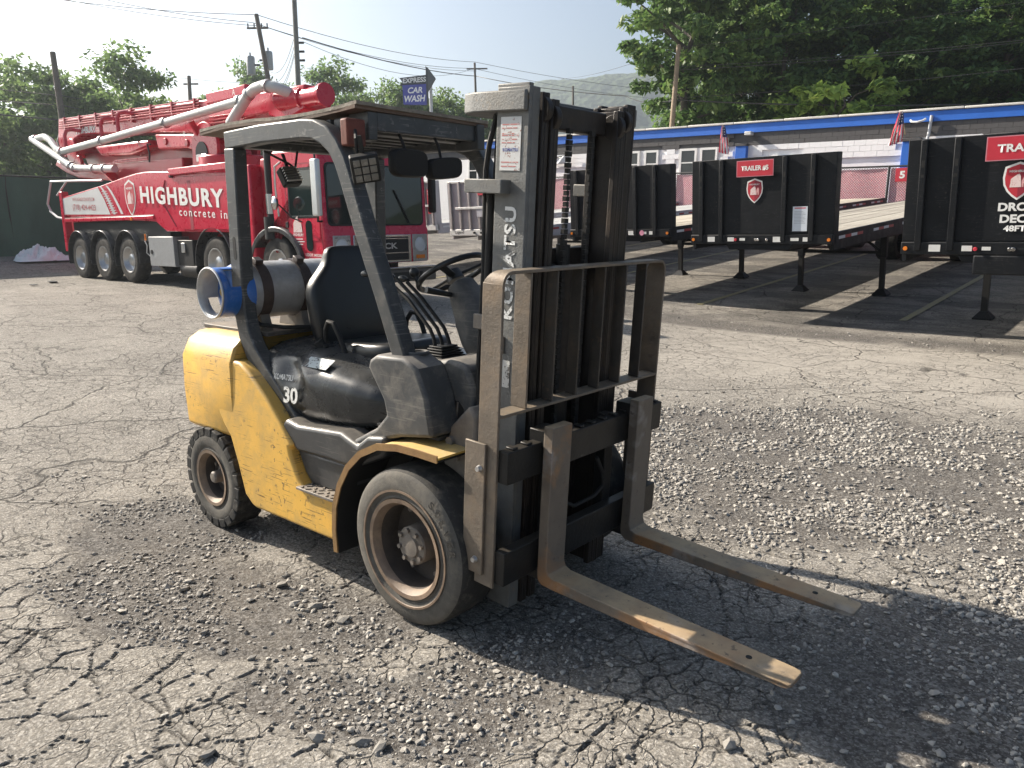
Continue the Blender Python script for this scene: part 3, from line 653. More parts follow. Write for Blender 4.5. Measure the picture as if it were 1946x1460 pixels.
def dirt_mask(x, y):
    """loose dirt and gravel where the asphalt has gone"""
    n = fbm(x*1.3, y*1.3, 3)*1.1-.5+.5*(fbm(x*5, y*5, 23)-.5)
    m = np.maximum.reduce([blob(x,y,.9,2.9,2.6,1.75,.25), blob(x,y,2.5,3.2,2.2,2.2,0), blob(x,y,-.9,-1.05,1.15,.42,.35), blob(x,y,-1.9,-.85,.7,.5,.1), blob(x,y,.35,-1.12,.55,.2,.3),
                           blob(x,y,1.9,.35,.75,.95,0)*.8, blob(x,y,-5.5,9.5,9,.7,-.03), blob(x,y,.62,-.25,.3,1.,0)*.4, np.full(x.shape,-1.2)])
    return sstep(-.12, .32, m*.75+n)
def ground_parts(x, y):
    wx = x+.12*(fbm(x*2.2,y*2.2,31)-.5)+.05*(fbm(x*9,y*9,37)-.5); wy = y+.12*(fbm(x*2.2,y*2.2,41)-.5)+.05*(fbm(x*9,y*9,47)-.5)
    d = dirt_mask(x, y)
    c1, id1 = vcrack(wx/.52, wy/.52, 1); c2, id2 = vcrack(wx/.17, wy/.17, 2)
    al = sstep(.36, .52, fbm(x*.8+7, y*.8+3, 61)+.35*np.exp(-((x-.9)**2+(y+.1)**2)/1.3))     # alligator cracking
    big = np.clip(1-c1*.52/(.004+.011*vnoise(x*7,y*7,79)), 0, 1)*sstep(.34,.5,vnoise(x*2.2,y*2.2,77)+.1); small = np.clip(1-c2*.17/(.003+.009*vnoise(x*11,y*11,80)), 0, 1)*al*sstep(.25,.5,vnoise(x*6,y*6,78)+.12*al)
    nr = np.clip(1.5-np.maximum(np.maximum(-1.9-x, x-2.5), np.maximum(-2.15-y, y-2.0))/.5, 0, 1)
    cr = np.maximum(big, small)*(1-d)*nr
    return d, cr, id1, id2, al
def ground_z(x, y, full=False):
    x = np.asarray(x, float); y = np.asarray(y, float)
    d, cr, id1, id2, al = ground_parts(x, y)
    fade = np.exp(-np.maximum(0, np.hypot(x-.6, y-.3)-6)/4)
    z = base_z(x, y)+fade*((fbm(x*.9,y*.9,91)-.47)*.035-.016*d+.010*(fbm(x*9,y*9,95)-.47)*d-.012*cr+.005*(id2-.5)*al*(1-d)+.0035*(fbm(x*22,y*22,97)-.47))
    k = np.zeros_like(x)
    for wx, wy in ((0,-.5),(0,.5),(-1.71,-.49),(-1.71,.49)): k = np.maximum(k, np.exp(-(((x-wx)/.2)**2+((y-wy)/.2)**2)**2))
    z = z*(1-k)+k*np.minimum(z, .002)
    return (z, d, cr) if full else z
def axis(lo, hi, a, b, fine, grow):
    mid = list(np.arange(a, b, fine)); r = []; st = fine; v = mid[-1]
    while v < hi: st = min(st*grow, 60); v += st; r.append(v)
    l = []; st = fine; v = a
    while v > lo: st = min(st*grow, 60); v -= st; l.append(v)
    return np.array(l[::-1]+mid+r)
def build_ground():
    gx = axis(-1500, 900, -1.9, 2.5,   .0100, 1.045); gy = axis(-500, 1800, -2.15, 2.0, .0100, 1.045)
    X, Yy = np.meshgrid(gx, gy, indexing='ij'); z, d, cr = ground_z(X.ravel(), Yy.ravel(), True)
    nx, ny = len(gx), len(gy); V = np.stack([X.ravel(), Yy.ravel(), z], 1)
    i = np.arange(nx-1)[:,None]*ny+np.arange(ny-1)[None]; i = i.ravel(); Fc = np.stack([i, i+ny, i+ny+1, i+1], 1)
    pass
    t = NT('ground'); P = t.n('ShaderNodeNewGeometry').outputs['Position']
    dn = t.attr('dirt'); ck = t.attr('crack'); near = t.attr('near')
    # far cracks drawn by the material where the pieces get too small to model
    wv = t.n('ShaderNodeVectorMath'); wv.operation = 'ADD'; nz = t.n('ShaderNodeTexNoise'); t.l(P, nz.inputs['Vector']); nz.inputs['Scale'].default_value = 1.4; nz.inputs['Detail'].default_value = 6
    sc_ = t.n('ShaderNodeVectorMath'); sc_.operation = 'SCALE'; t.l(nz.outputs['Color'], sc_.inputs[0]); sc_.inputs['Scale'].default_value = .55; t.l(P, wv.inputs[0]); t.l(sc_.outputs[0], wv.inputs[1]); W = wv.outputs[0]
    e1 = t.voro(.55, 'DISTANCE_TO_EDGE', co=W); e2 = t.voro(1.7, 'DISTANCE_TO_EDGE', co=W); msk = t.noise(.35, 4, .6, co=P)
    fc = t.math('MAXIMUM', t.ramp(e1, .0, .009, .9, 0), t.math('MULTIPLY', t.ramp(e2, 0, .014, .8, 0), t.ramp(msk, .48, .56)))
    fc = t.math('MULTIPLY', fc, t.math('MULTIPLY', t.math('SUBTRACT', 1, near), t.math('SUBTRACT', 1, dn)))
    crk = t.math('MAXIMUM', fc, ck)
    big = t.noise(.45, 6, .6, co=P); mid = t.noise(3.2, 7, .65, co=P); fine = t.noise(55, 6, .75, co=P); fine2 = t.noise(17, 6, .7, co=P); agg = t.voro(135, 'F1', co=P, out='Color'); agg2 = t.voro(62, 'F1', co=P, out='Color')
    sepa = t.n('ShaderNodeSeparateColor'); t.l(agg, sepa.inputs[0]); ag = sepa.outputs[0]; sepb = t.n('ShaderNodeSeparateColor'); t.l(agg2, sepb.inputs[0]); ag2 = sepb.outputs[1]
    # dense crazing between the larger cracks
    wv2 = t.n('ShaderNodeVectorMath'); wv2.operation = 'ADD'; nz2 = t.n('ShaderNodeTexNoise'); t.l(P, nz2.inputs['Vector']); nz2.inputs['Scale'].default_value = 9; nz2.inputs['Detail'].default_value = 5
    sc2 = t.n('ShaderNodeVectorMath'); sc2.operation = 'SCALE'; t.l(nz2.outputs['Color'], sc2.inputs[0]); sc2.inputs['Scale'].default_value = .10; t.l(P, wv2.inputs[0]); t.l(sc2.outputs[0], wv2.inputs[1]); W2 = wv2.outputs[0]
    z1 = t.voro(7.5, 'DISTANCE_TO_EDGE', co=W2); z2 = t.voro(19, 'DISTANCE_TO_EDGE', co=W2); zm = t.noise(1.1, 5, .65, co=P); zm2 = t.noise(2.3, 5, .65, co=P)
    craze = t.math('MAXIMUM', t.math('MULTIPLY', t.ramp(z1, 0, .045, 1, 0), t.ramp(zm, .40, .52)), t.math('MULTIPLY', t.ramp(z2, 0, .07, .75, 0), t.ramp(zm2, .50, .62)))
    craze = t.math('MULTIPLY', craze, t.math('SUBTRACT', 1, dn))
    asp = t.mix(t.ramp(big, .32, .68), (.28,.257,.222,1), (.44,.405,.348,1)); asp = t.mix(t.ramp(mid, .38, .68, 0, .65), asp, (.25,.23,.198,1)); asp = t.mix(t.ramp(fine2, .42, .66, 0, .5), asp, (.185,.172,.15,1))
    asp = t.mix(t.ramp(ag, .0, 1., .0, .6), asp, t.mix(t.ramp(ag,.62,.7), (.15,.142,.13,1), (.56,.53,.48,1)))
    asp = t.mix(t.ramp(fine, .36, .56, .65, 0), asp, (.07,.066,.062,1))
    drt = t.mix(t.ramp(mid, .35, .65), (.075,.069,.063,1), (.15,.134,.115,1)); drt = t.mix(t.ramp(ag2, .45, .95, 0, .7), drt, (.27,.255,.235,1)); drt = t.mix(t.ramp(ag, .6, .95, 0, .6), drt, (.34,.325,.30,1)); drt = t.mix(t.ramp(fine,.36,.56,.7,0), drt, (.035,.032,.03,1))
    # shade under the parked trailers, painted into the asphalt as noisy dark patches
    sx = t.n('ShaderNodeSeparateXYZ'); t.l(P, sx.inputs[0]); trailer_shade = t.math('MULTIPLY', t.ramp(sx.outputs[1], 9.6, 10.2), t.ramp(t.noise(.9, 6, .65, co=t.mapping((.6,1.3,1), co=P)), .42, .56, .1, .7))
    asp = t.mix(trailer_shade, asp, (.07,.068,.066,1))
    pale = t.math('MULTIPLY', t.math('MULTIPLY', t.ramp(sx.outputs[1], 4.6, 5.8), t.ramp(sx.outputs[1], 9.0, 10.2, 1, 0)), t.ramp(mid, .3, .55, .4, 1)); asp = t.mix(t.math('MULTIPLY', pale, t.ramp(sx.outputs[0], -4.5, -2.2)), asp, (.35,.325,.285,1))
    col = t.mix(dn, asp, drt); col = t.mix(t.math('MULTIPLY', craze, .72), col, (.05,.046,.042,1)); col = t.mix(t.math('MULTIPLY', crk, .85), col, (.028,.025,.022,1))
    h = t.math('ADD', t.math('MULTIPLY', fine, .9), t.math('MULTIPLY', ag, .5)); h = t.math('ADD', h, t.math('MULTIPLY', t.math('MULTIPLY', ag2, dn), 1.2)); h = t.math('ADD', h, t.math('MULTIPLY', fine2, 1.2)); h = t.math('SUBTRACT', h, t.math('MULTIPLY', t.math('MAXIMUM', fc, t.math('MULTIPLY', craze, .7)), 2.0))
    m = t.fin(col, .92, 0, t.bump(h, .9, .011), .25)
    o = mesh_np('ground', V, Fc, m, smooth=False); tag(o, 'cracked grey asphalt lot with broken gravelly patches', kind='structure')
    me = o.data
    for nm, a in (('dirt', d), ('crack', cr), ('near', np.clip(1.5-np.maximum(np.maximum(-1.9-V[:,0], V[:,0]-2.5), np.maximum(-2.15-V[:,1], V[:,1]-2.0))/.5, 0, 1))):
        at = me.attributes.new(nm, 'FLOAT', 'POINT'); at.data.foreach_set('value', a.astype(np.float32))
    return o
GROUND = build_ground()

def gh(x, y): return float(base_z(np.array([x]), np.array([y]))[0])

# loose gravel: nobody could count it
def rock_shape(seed):
    rng = np.random.default_rng(seed); bm = bmesh.new(); bmesh.ops.create_icosphere(bm, subdivisions=1, radius=1)
    V = np.array([v.co[:] for v in bm.verts]); Fc = np.array([[v.index for v in f.verts] for f in bm.faces]); bm.free()
    V = V*(1+rng.uniform(-.34,.34,(len(V),1)))*np.array([1,rng.uniform(.6,.95),rng.uniform(.35,.6)])
    return V, Fc
def gravel_mat():
    t = NT('gravel'); c = t.attr('tint'); n = t.noise(40, 4, .6)
    col = t.mix(c, (.12,.115,.108,1), (.45,.425,.38,1)); col = t.mix(t.ramp(n,.4,.7,0,.4), col, (.2,.18,.155,1)); return t.fin(col, .85, 0, t.bump(n,.4,.004), .3)
GRAV = gravel_mat()
def build_gravel():
    shapes = [rock_shape(i) for i in range(8)]; VV = []; FF = []; TT = []; off = 0
    def scatter(n, x0, x1, y0, y1, s0, s1, pw, thr):
        nonlocal off
        x = RNG.uniform(x0,x1,n); y = RNG.uniform(y0,y1,n); d = dirt_mask(x,y); cl = fbm(x*2.6,y*2.6,123)
        keep = RNG.uniform(0,1,n) < (np.clip(d,0,1)**1.2*sstep(.34,.56,cl)*.95+.05*sstep(.4,.7,vnoise(x*1.1,y*1.1,131))+.12*d)*thr
        keep &= ~((np.abs(y) > .36) & (np.abs(y) < .64) & ((np.abs(x) < .16) | (np.abs(x+1.71) < .14)))
        x, y = x[keep], y[keep]; z = ground_z(x, y); s = s0+(s1-s0)*RNG.uniform(0,1,len(x))**pw
        for k in range(8):
            ii = np.arange(k, len(x), 8); V0, F0 = shapes[k]; a = RNG.uniform(0,6.28,len(ii)); b = RNG.uniform(-.5,.5,len(ii))
            ca, sa, cb, sb = np.cos(a), np.sin(a), np.cos(b), np.sin(b)
            v = V0[None]*s[ii][:,None,None]; vx = v[:,:,0]*cb[:,None]+v[:,:,2]*sb[:,None]; vz = -v[:,:,0]*sb[:,None]+v[:,:,2]*cb[:,None]; vy = v[:,:,1]
            P = np.stack([vx*ca[:,None]-vy*sa[:,None]+x[ii][:,None], vx*sa[:,None]+vy*ca[:,None]+y[ii][:,None], vz+(z[ii]+s[ii]*.22)[:,None]], 2)
            VV.append(P.reshape(-1,3)); FF.append((F0[None]+(np.arange(len(ii))*len(V0))[:,None,None]+off).reshape(-1,3)); off += len(ii)*len(V0)
            TT.append(np.repeat(np.clip(RNG.normal(.60,.28,len(ii)),0,1), len(V0)))
    scatter(95000, -3.4, 3.2, -2.2, 2.2, .0025, .016, 2.8, 1.0)
    scatter(70000, -2.8, 4.6, 1.0, 5.8, .004, .023, 2.6, 1.0)
    scatter(9000, -9, 5, -2, 12, .008, .026, 2.2, .8)
    pass
    o = mesh_np('gravel', np.concatenate(VV), np.concatenate(FF), GRAV); a = o.data.attributes.new('tint','FLOAT','POINT'); a.data.foreach_set('value', np.concatenate(TT).astype(np.float32))
    tag(o, 'loose grey gravel scattered over the broken asphalt', 'gravel', kind='stuff')
build_gravel()
def build_stones():
    spots = []
    while len(spots) < 46:
        if len(spots) < 26: x, y = RNG.uniform(-1.2,1.9), RNG.uniform(-2.0,-.75)
        else: x, y = RNG.uniform(-.6,3.0), RNG.uniform(.9,4.6)
        if dirt_mask(np.array([x]),np.array([y]))[0] > .25 and math.hypot(x-CAM.x, y-CAM.y) > 1.2: spots.append((x,y))
    spots += [(1.42,-.47),(1.95,-.05),(2.0,.15),(1.85,.3),(.15,-1.6),(.35,-1.32)]
    me = []
    for i in range(5):
        V, Fc = rock_shape(50+i); bm = bmesh.new(); vs = [bm.verts.new(v) for v in V]
        for f in Fc: bm.faces.new([vs[k] for k in f])
        bmesh.ops.subdivide_edges(bm, edges=bm.edges[:], cuts=1, use_grid_fill=True, smooth=.25)
        m_ = bpy.data.meshes.new('loose_stone'); bm.to_mesh(m_); bm.free(); m_.materials.append(GRAV)
        a = m_.attributes.new('tint','FLOAT','POINT'); a.data.foreach_set('value', np.full(len(m_.vertices), RNG.uniform(.2,.75), np.float32)); me.append(m_)
    for i, (x, y) in enumerate(spots):
        o = bpy.data.objects.new('loose_stone', me[i % 5]); COL.objects.link(o); s = RNG.uniform(.016,.034)
        o.location = (x, y, float(ground_z(np.array([x]),np.array([y]))[0])+s*.3); o.scale = (s,s,s); o.rotation_euler = (RNG.uniform(-.3,.3),RNG.uniform(-.3,.3),RNG.uniform(0,6))
        tag(o, 'fist-sized grey stone lying loose on the broken asphalt', 'stone', 'loose stones on the lot')
build_stones()
# ------------------------------------------------------------------ shared emblem
RED = paint('truck_red', (.50,.012,.042), .28, .05, 2, (.3,.06,.07), 0, 4, .0, (.5,.32,.3), bump=.03)
REDD = paint('boom_red', (.40,.01,.03), .35, .12, 2, (.2,.03,.03), .05, 4, .12, (.4,.28,.26), bump=.05)
SIGNR = plain('sign_red', (.48,.02,.04), .5)
SHR1 = plain('shield_red', (.45,.02,.035), .5); SHR2 = plain('shield_dark_red', (.27,.012,.03), .5)
BLK = paint('trailer_black', (.006,.0075,.010), .5, .3, 3, (.035,.035,.033), .2, 4, .05, (.2,.19,.17), bump=.1, scr=.2, scrc=(.1,.1,.1), chips=.3, chipc=(.09,.08,.07))
BLKP = plain('black_plastic', (.015,.015,.016), .5)
TYRE = paint('truck_tyre', (.028,.027,.026), .8, .25, 8, (.12,.11,.095), .5, 8, bump=.4)
spec(BLK,.18); spec(BLKP,.3); spec(TYRE,.2)
def shield(parent, c, r, u, w, h, inner=True, white=None, label=None):
    r = Vector(r).normalized(); u = Vector(u).normalized(); n = r.cross(u); c = Vector(c)
    P = [(0,.5),(.42,.39),(.45,.38),(.5,.1),(.46,-.1),(.34,-.27),(.18,-.4),(0,-.5),(-.18,-.4),(-.34,-.27),(-.46,-.1),(-.5,.1),(-.45,.38),(-.42,.39)]
    def poly(pts, d, mat, nm):
        vs = [c+r*(a*w)+u*(b*h)+n*d for a, b in pts]; o = MB().add(vs, [tuple(range(len(vs)))]).build(nm, mat, parent, smooth=0); return o
    poly(P, .004, white or WHITE, 'emblem')
    q = [(a*.86, b*.88) for a, b in P]
    poly([p for p in q if p[0] <= 0], .007, SHR1, 'emblem_field'); poly([p for p in q if p[0] >= 0], .007, SHR2 if inner else SHR1, 'emblem_field')
    poly([(-.26,-.16),(-.24,.06),(-.06,.17),(.02,.19),(.06,.12),(.1,-.16)], .010, worn_letter('emblem_white', (.7,.55,.53), (.5,.2,.2), .6), 'emblem_tower')
    poly([(.12,-.16),(.1,.0),(.16,.1),(.22,.14),(.27,.06),(.27,-.16),(.2,-.16),(.2,-.06),(.17,-.06),(.17,-.16)], .010, plain('emblem_pink', (.6,.3,.3), .6), 'emblem_tower')
    text('emblem_lettering', 'HIGHBURY', WHITE, parent, c+u*(.26*h)+n*.0, r, u, .6*w, .06*h, off=.02, depth=.012)

def wheel_parts(parent, x, y, z, s, Rr=.525, w=.29, mat=TYRE, rim=ALU, dual=False):
    prof = [(Rr*.56, -.03), (Rr*.6, .0), (Rr*.78, .012), (Rr*.92, .0), (Rr*.98, -.02), (Rr, -.05), (Rr, -w+.04), (Rr*.95, -w), (Rr*.55, -w)]
    t = MB().lathe(prof, (x,y,z), (0,s,0), 40).build('tyre', mat, parent, smooth=45)
    MB().lathe([(Rr*.57,-.03),(Rr*.58,.004),(Rr*.54,.004),(Rr*.51,-.03),(Rr*.47,-.10),(Rr*.40,-.125),(Rr*.27,-.13),(Rr*.26,-.06),(Rr*.2,-.04),(0,-.038)], (x,y,z), (0,s,0), 36).build('rim', rim, t, smooth=40)
    return t

def build_truck():
    T = thing('pump_truck', 'red concrete pump truck with folded boom and white delivery pipe', 'truck', (-8.707,6.453,.5), .015)
    Y0 = -1.25
    # chassis
    m = MB(); m.bx(-11.2,-.2,-.55,-.40,.62,.95).bx(-11.2,-.2,.40,.55,.62,.95); m.build('frame_rail', BLKP, T)
    MB().bx(-11.0,-1.5,-.9,.9,.95,1.35).build('subframe', REDD, T, bev=.02)
    for s in (-1, 1):
        for x in (-10.206,-8.836,-7.466,-3.59,-1.42): wheel_parts(T, x, s*1.22, .525, s)
    for x in (-10.206,-8.836,-7.466,-3.59): MB().cyl((x,-1.1,.525),(x,1.1,.525),.13,14).build('axle', BLKP, T)
    FEND = paint('fender_black', (.02,.02,.022), .3, .2, 5, (.2,.2,.19), .2, 8, .5, (.35,.35,.35))
    for x in (-10.206,-8.836,-7.466,-3.59):
        pth = [(x+.64*math.cos(R(a)), .55+.64*math.sin(R(a))) for a in range(196,-17,-12)]
        if x > -5: pth = [(x+.72*math.cos(R(a)), .52+.70*math.sin(R(a))) for a in range(185,-6,-12)]
        MB().strip(pth, .025, -1.27, -.78).build('mudguard', FEND, T, bev=.006)
    MB().strip([(-1.42+.80*math.cos(R(a)), .52+.66*math.sin(R(a))) for a in range(185,-6,-12)], .10, -1.28, -.95).build('mudguard', FEND, T, bev=.02)
    # side body
    pan = [(-10.9,1.58),(-10.87,2.03),(-8.4,2.235),(-7.2,2.36),(-6.6,2.41),(-6.2,2.42),(-5.2,2.38),(-5.0,2.33),(-2.75,2.24),(-2.75,1.13),(-5.45,1.16),(-5.62,1.24),(-5.9,1.37)]
    MB().prism(pan, 'xz', -1.25, -1.15).build('side_body', RED, T, bev=.015)
    MB().prism(pan, 'xz', 1.15, 1.25).build('side_body', RED, T, bev=.015)
    MB().prism([(-10.6,1.5),(-10.6,2.0),(-6.4,2.3),(-2.8,2.2),(-2.8,1.2),(-5.9,1.4)], 'xz', -1.1, 1.1).build('deck_body', REDD, T)
    MB().prism([(-4.86,2.22),(-4.78,2.25),(-2.62,2.18),(-2.62,1.18),(-4.7,1.2),(-4.86,1.28)], 'xz', -1.27, -1.245).build('outrigger_box', RED, T, bev=.006)
    MB().bx(-4.36,-4.24,-1.272,-1.268,1.19,2.16).build('panel_fold', SHR2, T)
    MB().tube([(-5.3,-1.256,2.2),(-5.55,-1.256,1.82),(-5.0,-1.256,1.26)], .012, 4).build('panel_seam', SHR2, T)
    MB().bx(-5.0,-2.65,-1.33,-1.25,2.28,2.42).build('top_rail', RED, T, bev=.02)
    MB().bx(-5.06,-4.94,-1.30,-1.2,2.24,2.42).build('rail_end', BLKP, T, bev=.02)
    MB().bx(-10.95,-5.95,-1.27,-1.16,1.42,1.50).build('sill_rail', RED, T, bev=.01)
    MB().bx(-10.95,-5.95,-1.262,-1.17,1.505,1.525).build('sill_strip', plain('pale_trim', (.5,.4,.38), .5), T)
    MB().bx(-10.6,-5.5,-1.15,1.15,.95,1.41).build('underbody', BLKP, T)
    # wedge, stripes, lettering
    def pl(pts, nm, mat, d=-1.2545): MB().add([(a,d,b) for a,b in pts], [tuple(range(len(pts)))]).build(nm, mat, T, smooth=0)
    WG = paint('wedge_white', (.6,.6,.6), .4, .06, 3, (.45,.42,.4), .2, 4, bump=.02)
    pl([(-10.84,1.61),(-10.82,2.0),(-8.63,2.19),(-8.35,1.9),(-8.1,1.56)], 'livery_wedge', WG)
    def curve(x0, x1, w): 
        q = [(x0+(x1-x0)*t**.75, 2.22-.66*t) for t in np.linspace(0,1,9)]; return [(a,b) for a,b in q]+[(a+w*(1+.3*i/8),b) for i,(a,b) in reversed(list(enumerate(q)))]
    pl(curve(-8.22,-7.55,.10), 'livery_stripe', WG); pl(curve(-8.55,-7.95,.10), 'livery_stripe', WG)
    for i in range(10): pl([(-8.45+.045*i,2.1-.055*i),(-8.18+.05*i,2.1-.055*i),(-8.18+.05*i,2.08-.055*i),(-8.45+.045*i,2.08-.055*i)], 'livery_dash', WG)
    TXR = plain('livery_rose', (.42,.12,.13), .5)
    text('lettering', '(718) 424-4423', TXR, T, (-9.55,-1.256,1.74), (1,0,-.04), (0,0,1), 1.35, .17, off=.01, depth=.004)
    text('lettering', 'WWW.HIGHBURYCONCRETE.COM', TXR, T, (-9.55,-1.256,1.95), (1,0,-.03), (0,0,1), 1.3, .08, off=.005, depth=.004)
    text('lettering', 'HIGHBURY', WHITE, T, (-4.72,-1.275,1.86), (1,0,-.055), (0,0,1), 3.45, .36, off=.035, depth=.004, spacing=1.15)
    text('lettering', 'concrete inc', WHITE, T, (-3.75,-1.275,1.50), (1,0,-.05), (0,0,1), 2.05, .15, off=.01, depth=.004, spacing=1.35)
    shield(T, (-6.98,-1.252,1.90), (1,0,0), (0,0,1), .52, .80, inner=False)
    # rear: post, ladder rail, hopper
    MB().bx(-11.0,-10.82,-1.27,-1.1,.68,2.18).build('rear_post', RED, T, bev=.02)
    MB().bx(-11.5,-10.9,-.9,.9,.9,1.9).build('hopper', REDD, T, bev=.05)
    RAIL = plain('pale_tube', (.5,.52,.52), .4)
    MB().tube([(-11.85,-1.2,1.72),(-11.95,-1.22,1.9),(-11.55,-1.22,2.46),(-8.6,-1.15,2.36)], .028, 8).build('handrail', RAIL, T)
    MB().tube([(-11.9,-1.2,1.72),(-11.45,-1.2,1.55),(-11.0,-1.2,1.5)], .03, 8).build('handrail', RAIL, T)
    MB().tube([(-11.3,-1.2,2.1),(-10.5,-1.2,2.45)], .022, 8).build('handrail', RAIL, T)
    # under-body boxes
    tb = MB().bx(-6.32,-5.2,-1.26,-.75,.42,1.05).build('tool_box', paint('tread_alu', (.34,.35,.36), .45, .12, 30, (.25,.24,.22), .3, 8, metal=.4, bump=.6, bscale=40), T, bev=.01)
    MB().cyl((-6.2,-1.27,.72),(-6.2,-1.25,.72),.05,14).build('latch', BLKP, tb)
    MB().bx(-5.15,-4.5,-1.2,-.7,.45,.98).cyl((-5.1,-1.05,.36),(-4.4,-1.05,.36),.17,18).build('battery_box', BLKP, T, bev=.015)
    MB().bx(-4.95,-4.8,-1.225,-1.2,.72,.92).build('valve_block', ALU, T, bev=.01)
    for z in (1.02, 1.06): MB().box((-6.45,-1.26,z),(.05,.02,.1)).build('marker_lamp', plain('amber', (.7,.2,.02), .3), T)
    MB().box((-7.0,-1.28,1.44),(.08,.02,.06)).build('marker_lamp', plain('amber', (.7,.2,.02), .3), T)
    MB().tube([(-6.5,-1.2,1.1),(-6.52,-1.24,.95),(-6.4,-1.26,.86),(-6.5,-1.24,.7),(-6.42,-1.2,.62)], .012, 6).build('cable', RAIL, T)
    # behind-cab outrigger
    MB().bx(-2.58,-2.05,-1.27,-.6,.62,2.34).build('outrigger_leg', RED, T, bev=.03)
    MB().bx(-2.05,-1.5,-1.05,1.05,.7,2.45).build('engine_cover', REDD, T, bev=.04)
    MB().cyl((-1.62,-1.12,1.35),(-1.62,-1.12,2.62),.10,16).cyl((-1.62,-1.12,1.0),(-1.62,-1.12,1.4),.17,16).build('air_intake', BLKP, T)
    MB().cyl((-1.62,-1.13,1.45),(-1.62,-1.13,1.8),.105,16).build('intake_band', CHROME, T)
    # boom stack
    MB().cyl((-4.6,0,2.2),(-4.6,0,2.7),.75,28).build('turret', RED, T, bev=.03)
    for y0, y1 in ((-.62,-.54),(.30,.38)):
        MB().prism(arc((-4.75,2.86),.52,-40,190,16)+[(-5.3,2.55),(-6.0,2.45),(-6.0,2.42),(-4.3,2.42)], 'xz', y0, y1).build('turret_cheek', RED, T, bev=.02)
    MB().cyl((-4.85,-.64,2.75),(-4.85,-.53,2.75),.24,24).build('pivot_hole', BLKP, T); MB().box((-4.8,-.66,2.66),(.42,.05,.16)).build('pivot_lock', ALU, T, bev=.02)
    MB().prism([(-12.5,4.14),(-3.0,3.76),(-1.6,3.70),(-1.6,3.36),(-3.2,3.34),(-4.5,3.14),(-6.9,3.36),(-11.1,3.66),(-11.6,3.58),(-11.9,3.38),(-12.3,3.15),(-12.55,3.2),(-12.7,3.6)], 'xz', -.50, .25).build('boom_section', RED, T, bev=.03)
    MB().prism([(-7.0,3.32),(-4.75,3.14),(-4.4,2.98),(-4.25,2.75),(-4.5,2.62),(-5.6,2.92),(-6.9,2.98)], 'xz', -.56, .2).build('boom_section', RED, T, bev=.04)
    MB().prism([(-12.0,3.25),(-4.6,3.05),(-4.6,2.70),(-11.0,2.78),(-11.8,2.9)], 'xz', -.15, .5).build('boom_section', REDD, T, bev=.03)
    MB().prism([(-12.7,3.1),(-12.2,2.86),(-11.2,2.86),(-7.1,2.76),(-5.8,2.74),(-5.8,2.44),(-9.6,2.42),(-11.4,2.56),(-12.2,2.74),(-12.9,2.98)], 'xz', -.58, .1).build('boom_section', REDD, T, bev=.03)
    MB().prism([(-10.6,3.32),(-7.6,3.26),(-7.5,3.1),(-8.6,2.98),(-10.2,3.06)], 'xz', -.45, .1).build('boom_cylinder', RED, T, bev=.06)
    for x, z, r in ((-11.75,3.28,.32),(-11.4,2.95,.2)): MB().cyl((x,-.56,z),(x,-.48,z),r,24).build('knuckle', RED, T, bev=.02)
    for x, z in ((-6.5,3.12),(-5.55,3.02),(-5.1,2.98)): MB().cyl((x,-.59,z),(x,-.55,z),.075,14).build('pivot_pin', REDD, T, bev=.01)
    for i in range(5): MB().tube([(-12.35,-.53-.02*(i > 2),4.13-i*.055),(-4.95,-.53-.02*(i > 2),3.84-i*.055)], .018, 6).build('hydraulic_line', REDD, T)
    for i in range(3): MB().tube([(-4.6,-.54,3.45-i*.06),(-3.3,-.54,3.42-i*.06)], .02, 6).build('hydraulic_line', REDD, T)
    for k in range(8):
        x = -12.0+k*.98; z = 4.14-(x+12.35)*.039; MB().bx(x-.03,x+.03,-.56,-.49,z-.30,z+.03).build('line_clamp', REDD, T)
    for z in (2.83,2.79): MB().tube([(-10.9,-.62,z),(-9.2,-.62,z-.02),(-9.0,-.62,z+.03),(-7.3,-.62,z)], .018, 6).build('hydraulic_line', RED, T)
    MB().tube([(-7.25,-.62,2.72),(-7.2,-.62,2.9),(-7.22,-.64,3.12),(-7.1,-.62,3.1)], .02, 6).build('hydraulic_line', BLKP, T)
    MB().tube([(-12.75,-.3,3.9),(-12.95,-.35,3.6),(-12.7,-.4,3.3)], .10, 8).build('boom_hose', BLKP, T)
    # front boom head
    MB().bx(-4.7,-3.2,-.52,.2,3.72,3.95).build('boom_head', RED, T, bev=.03)
    MB().lathe([(.0,0),(.20,0),(.20,.05),(.165,.06),(.165,.60),(.20,.61),(.20,.68),(.0,.68)], (-1.5,-.4,3.50), (1,0,0), 28).build('slew_motor', RED, T, smooth=40)
    MB().cyl((-2.1,-.5,3.52),(-1.5,-.4,3.52),.19,20).prism([(-2.4,3.75),(-1.3,3.72),(-1.35,3.3),(-2.0,3.15),(-2.5,3.3)], 'xz', -.5, .1).build('boom_head', RED, T, bev=.03)
    text('lettering', 'A', WHITE, T, (-3.55,-.56,3.83), (1,0,-.04), (0,0,1), .10, .12, depth=.004); text('lettering', 'B', WHITE, T, (-5.55,-.60,3.2), (1,0,-.04), (0,0,1), .08, .11, depth=.004)
    text('lettering', 'HIGHBURY', WHITE, T, (-10.8,-.502,3.735), (1,0,-.05), (0,0,1), 1.2, .16, off=.03, depth=.006)
    PIPE = paint('pipe_white', (.55,.56,.54), .4, .08, 4, (.35,.33,.3), .25, 5, .1, bump=.05)
    def pipe(pts, r=.085): return MB().tube(pts, r, 14).build('delivery_pipe', PIPE, T, smooth=50)
    Yp = -.80
    pipe([(-11.8,Yp,3.24),(-8.8,Yp,3.34),(-5.88,Yp,3.45),(-3.0,Yp,3.57),(-2.7,Yp,3.60)])
